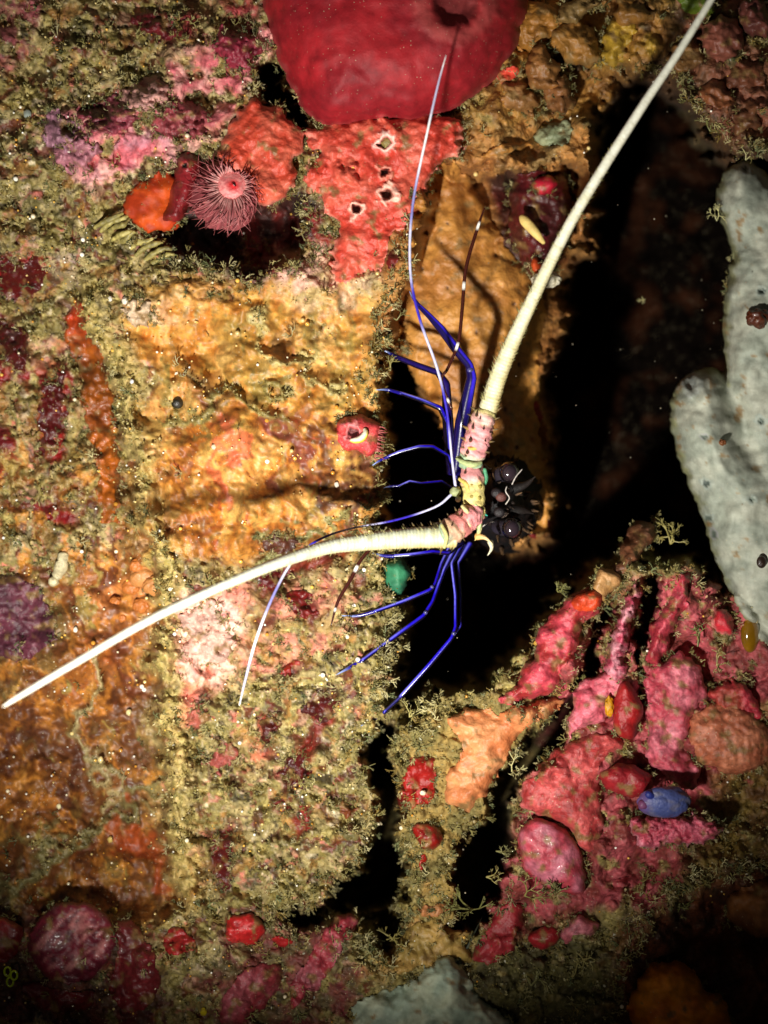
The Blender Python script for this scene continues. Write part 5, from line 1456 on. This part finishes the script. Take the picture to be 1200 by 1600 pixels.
for k in range(26):
    a_ = rs.uniform(-1.5, 1.5)
    r_ = rs.uniform(0.35, 1.0)
    x, y = 776 + math.cos(a_) * 46 * r_, 782 + math.sin(a_) * 56 * r_
    h = 62 - 50 * r_ ** 3
    cone('face_spine', (x, y, h), (x + 5, y + rs.normal() * 4, h + rs.uniform(10, 22)), 3.4, C(26, 20, 20), C(70, 56, 46), car)


def blue(s, a, b):
    """near black shell with a vivid blue band and a thin pale line along the outer side"""
    base = lerp(np.tile(C(7, 5, 17), (len(s), 1)), np.tile(C(30, 14, 190), (len(s), 1)), ss(0.8, 0.98, a * 0.9 + b * 0.45))
    return lerp(base, np.tile(C(150, 150, 250), (len(s), 1)), ss(0.93, 1.0, a * 0.86 + b * 0.51) * np.clip(0.25 + 0.5 * np.sin(s * 9), 0, 1))


def shaded_blue(s, a, b):  # darker leg colouring: shade on the foremost upper leg painted in
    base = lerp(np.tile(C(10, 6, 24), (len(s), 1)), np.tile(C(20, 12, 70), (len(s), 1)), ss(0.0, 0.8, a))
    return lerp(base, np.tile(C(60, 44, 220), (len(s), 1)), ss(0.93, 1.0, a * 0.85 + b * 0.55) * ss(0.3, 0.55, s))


def shaded_navy(s, a, b):  # upper leg in shade, painted darker than the other legs
    return lerp(np.tile(C(12, 8, 26), (len(s), 1)), np.tile(C(30, 16, 90), (len(s), 1)), ss(0.6, 1, a))


# thin feelers (antennules): two outer blue white, two inner brown
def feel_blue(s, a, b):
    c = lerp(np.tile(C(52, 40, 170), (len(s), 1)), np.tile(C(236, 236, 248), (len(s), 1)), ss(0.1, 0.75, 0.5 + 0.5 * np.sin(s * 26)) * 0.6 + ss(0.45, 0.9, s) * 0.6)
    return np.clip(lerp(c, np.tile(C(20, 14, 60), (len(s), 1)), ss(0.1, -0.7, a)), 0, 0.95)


def feel_brown(s, a, b):
    c = np.tile(C(58, 22, 16), (len(s), 1))
    return lerp(c, np.tile(C(240, 236, 226), (len(s), 1)), ((np.sin(s * 22 + 0.6) > 0.96) * 1.0))


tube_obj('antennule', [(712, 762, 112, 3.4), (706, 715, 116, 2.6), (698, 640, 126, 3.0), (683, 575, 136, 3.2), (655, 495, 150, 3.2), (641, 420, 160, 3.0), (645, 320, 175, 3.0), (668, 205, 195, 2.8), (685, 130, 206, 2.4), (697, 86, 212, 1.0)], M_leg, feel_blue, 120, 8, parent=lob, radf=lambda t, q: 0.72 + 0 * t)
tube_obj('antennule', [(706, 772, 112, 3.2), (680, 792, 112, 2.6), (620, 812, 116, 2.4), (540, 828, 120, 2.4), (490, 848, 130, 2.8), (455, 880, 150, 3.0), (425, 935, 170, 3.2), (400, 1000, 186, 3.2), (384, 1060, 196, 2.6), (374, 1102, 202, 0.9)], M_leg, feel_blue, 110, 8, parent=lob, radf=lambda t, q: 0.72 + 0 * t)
tube_obj('antennule', [(706, 640, 90, 2.2), (690, 595, 96, 2.4), (700, 575, 100, 2.4), (716, 535, 104, 2.6), (722, 485, 110, 2.8), (728, 420, 116, 2.8), (745, 360, 122, 2.6), (757, 325, 126, 1.2)], M_leg, feel_brown, 70, 8, parent=lob)
tube_obj('antennule', [(690, 815, 100, 2.2), (640, 838, 106, 2.2), (590, 852, 110, 2.6), (566, 872, 114, 3.0), (548, 905, 118, 3.0), (528, 940, 122, 2.6), (517, 978, 124, 1.0)], M_leg, feel_brown, 60, 8, parent=lob)


def leg(pts, colf=blue, tip_from=None, joints=()):
    lg = tube_obj('leg', [(x, y, max(h, ht(x, y) + r + 9) if h > -60 and ht(x, y) > -150 else h, r * 0.74) for x, y, h, r in pts], M_leg, colf, 60, 16, parent=lob, straight=True)
    for (x, y, h, r) in joints:
        ball('joint', (x, y, h), (r * .68, r * .68, r * .68), M_leg, C(70, 68, 120), parent=lg, sub=2)
    return lg


def claw(lg, pts):
    pts = [(x, y, max(h, ht(x, y) + r + 7) if ht(x, y) > -150 else h, r * 0.8) for x, y, h, r in pts]
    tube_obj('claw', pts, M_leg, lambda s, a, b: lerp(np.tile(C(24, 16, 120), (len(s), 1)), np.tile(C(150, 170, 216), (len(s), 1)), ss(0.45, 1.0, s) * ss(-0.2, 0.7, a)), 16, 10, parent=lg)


# right-hand side of the animal (upper in the picture)
l = leg([(712, 740, 10, 13), (722, 660, 40, 15), (737, 590, 60, 11), (733, 570, 62, 9), (712, 545, 60, 10), (690, 515, 58, 9), (672, 495, 56, 6.5), (655, 478, 52, 5)], shaded_blue, joints=[(735, 578, 64, 8)])
claw(l, [(657, 480, 53, 4), (646, 466, 48, 3), (640, 455, 42, 1)])
l = leg([(706, 740, -20, 11), (700, 660, 0, 12), (697, 600, 10, 9), (684, 582, 6, 7), (655, 572, -4, 7), (620, 558, -20, 6)], shaded_navy)
claw(l, [(624, 560, -18, 5), (610, 552, -28, 3), (600, 548, -34, 1)])
l = leg([(704, 735, -20, 6), (698, 660, 20, 5.5), (688, 638, 30, 6), (660, 626, 26, 5.2), (625, 614, 18, 4)])
claw(l, [(628, 615, 19, 3.6), (606, 609, 14, 2.8), (588, 609, 8, 0.8)])
l = leg([(716, 760, -30, 6), (700, 712, 10, 4), (676, 698, 26, 4.4), (655, 698, 26, 4.6), (625, 706, 22, 4.2), (605, 714, 18, 3.2)])
claw(l, [(608, 713, 19, 3.2), (594, 719, 14, 2.6), (582, 727, 8, 0.8)])
l = leg([(716, 770, -40, 5), (690, 752, -6, 3), (658, 755, 8, 2.6), (640, 752, 10, 3.0), (622, 760, 8, 2.8)])
claw(l, [(624, 759, 8, 2.6), (610, 760, 6, 2.2), (600, 762, 2, 0.8)])
# left-hand side (lower in the picture)
l = leg([(720, 850, -30, 6), (700, 864, 20, 5), (676, 862, 40, 4.6), (640, 867, 40, 5), (612, 869, 36, 4)])
claw(l, [(616, 869, 37, 3.8), (598, 868, 34, 3), (582, 864, 30, 0.8)])
l = leg([(715, 830, -40, 7), (690, 880, 0, 4), (680, 912, 20, 4), (672, 922, 26, 5), (630, 940, 24, 5), (585, 956, 18, 4.2)], joints=[(675, 917, 26, 4.6)])
claw(l, [(590, 954, 19, 4), (560, 962, 14, 3), (534, 962, 8, 0.8)])
l = leg([(720, 840, -50, 8), (694, 890, -10, 4.5), (676, 940, 10, 4.5), (662, 962, 18, 5.4), (610, 1000, 14, 5.6), (566, 1032, 8, 4.8)], joints=[(665, 957, 20, 5)])
claw(l, [(570, 1029, 9, 4.6), (546, 1043, 4, 3.4), (526, 1054, -4, 0.8)])
l = leg([(722, 850, -60, 8), (706, 880, -30, 4), (712, 930, -10, 4), (712, 980, 4, 4.2), (706, 997, 8, 5), (670, 1040, 4, 5.6), (625, 1090, -2, 5.4), (600, 1113, -8, 4.4)], joints=[(709, 990, 9, 5)])
claw(l, [(604, 1110, -7, 4.2), (585, 1124, -12, 3.2), (564, 1134, -20, 0.8)])
l = leg([(735, 850, -70, 8), (716, 880, -50, 3.4), (720, 930, -36, 3), (720, 978, -24, 2.6), (712, 990, -24, 2.4), (690, 1020, -40, 2.2)])
claw(l, [(693, 1016, -38, 2), (676, 1036, -50, 1.4), (664, 1050, -60, 0.5)])

# ------------------------------------------------------------------ turf creeping over the rims of the growths
fr = np.concatenate(FRINGE)
fr = fr[(fr[:, 2] > -160) & (rng.random(len(fr)) < 0.8 * ss(-0.3, 0.3, fbm(fr[:, 0], fr[:, 1], 30, 3, 91)))]
n = len(fr)
fr = fr + rng.normal(size=(n, 3)) * np.array([3.5, 3.5, 2])
bp = P(fr)
nn = np.tile(np.array([0, -1.0, 0]), (n, 1)) + rng.normal(size=(n, 3)) * 0.5
nn /= np.linalg.norm(nn, axis=1, keepdims=True)
t, b = frames(nn)
VV, FF, CC, off = [], [], [], 0
which = rng.integers(0, 8, n)
szs = rng.uniform(0.35, 0.9, n) * S
cols = pal[rng.integers(0, len(pal), n)] * rng.uniform(0.65, 1.1, n)[:, None]
for k, (pv, pf) in enumerate(protos):
    q = np.where(which == k)[0]
    R = np.stack([t[q], b[q], nn[q]], 2)
    v = np.einsum('nij,vj->nvi', R, pv) * szs[q][:, None, None] + bp[q][:, None]
    VV.append(v.reshape(-1, 3))
    FF.append((pf[None] + (np.arange(len(q)) * len(pv))[:, None, None] + off).reshape(-1, 3))
    CC.append(np.repeat(cols[q], len(pv), 0))
    off += len(q) * len(pv)
o = build('turf_fringe', np.concatenate(VV), np.concatenate(FF), M_turf, np.concatenate(CC), smooth=False, origin=(0, 0, 0))
tag(o, 'forked olive algae creeping over the rims of the sponges', 'turf algae', kind='stuff')
print('fringe', n)

# ------------------------------------------------------------------ backscatter: silt drifting in front of the cave
n = 150
xy = np.c_[rng.uniform(620, 1180, n), rng.uniform(120, 1400, n)]
hh = rng.uniform(-260, 200, n)
ok = hh > samp(H, xy[:, 0], xy[:, 1]) + 30
xy, hh = xy[ok], hh[ok]
n = len(xy)
iv0, if0 = ico(0)
v = iv0[None] * (rng.uniform(0.3, 1.0, n) ** 2 * 1.5 * S)[:, None, None] + P(np.c_[xy, hh])[:, None]
o = build('drifting_silt', v.reshape(-1, 3), (if0[None] + (np.arange(n) * len(iv0))[:, None, None]).reshape(-1, 3), M_velvet, C(150, 140, 120), origin=(0, 0, 0))
tag(o, 'fine pale silt specks drifting in the water', 'silt', kind='stuff')
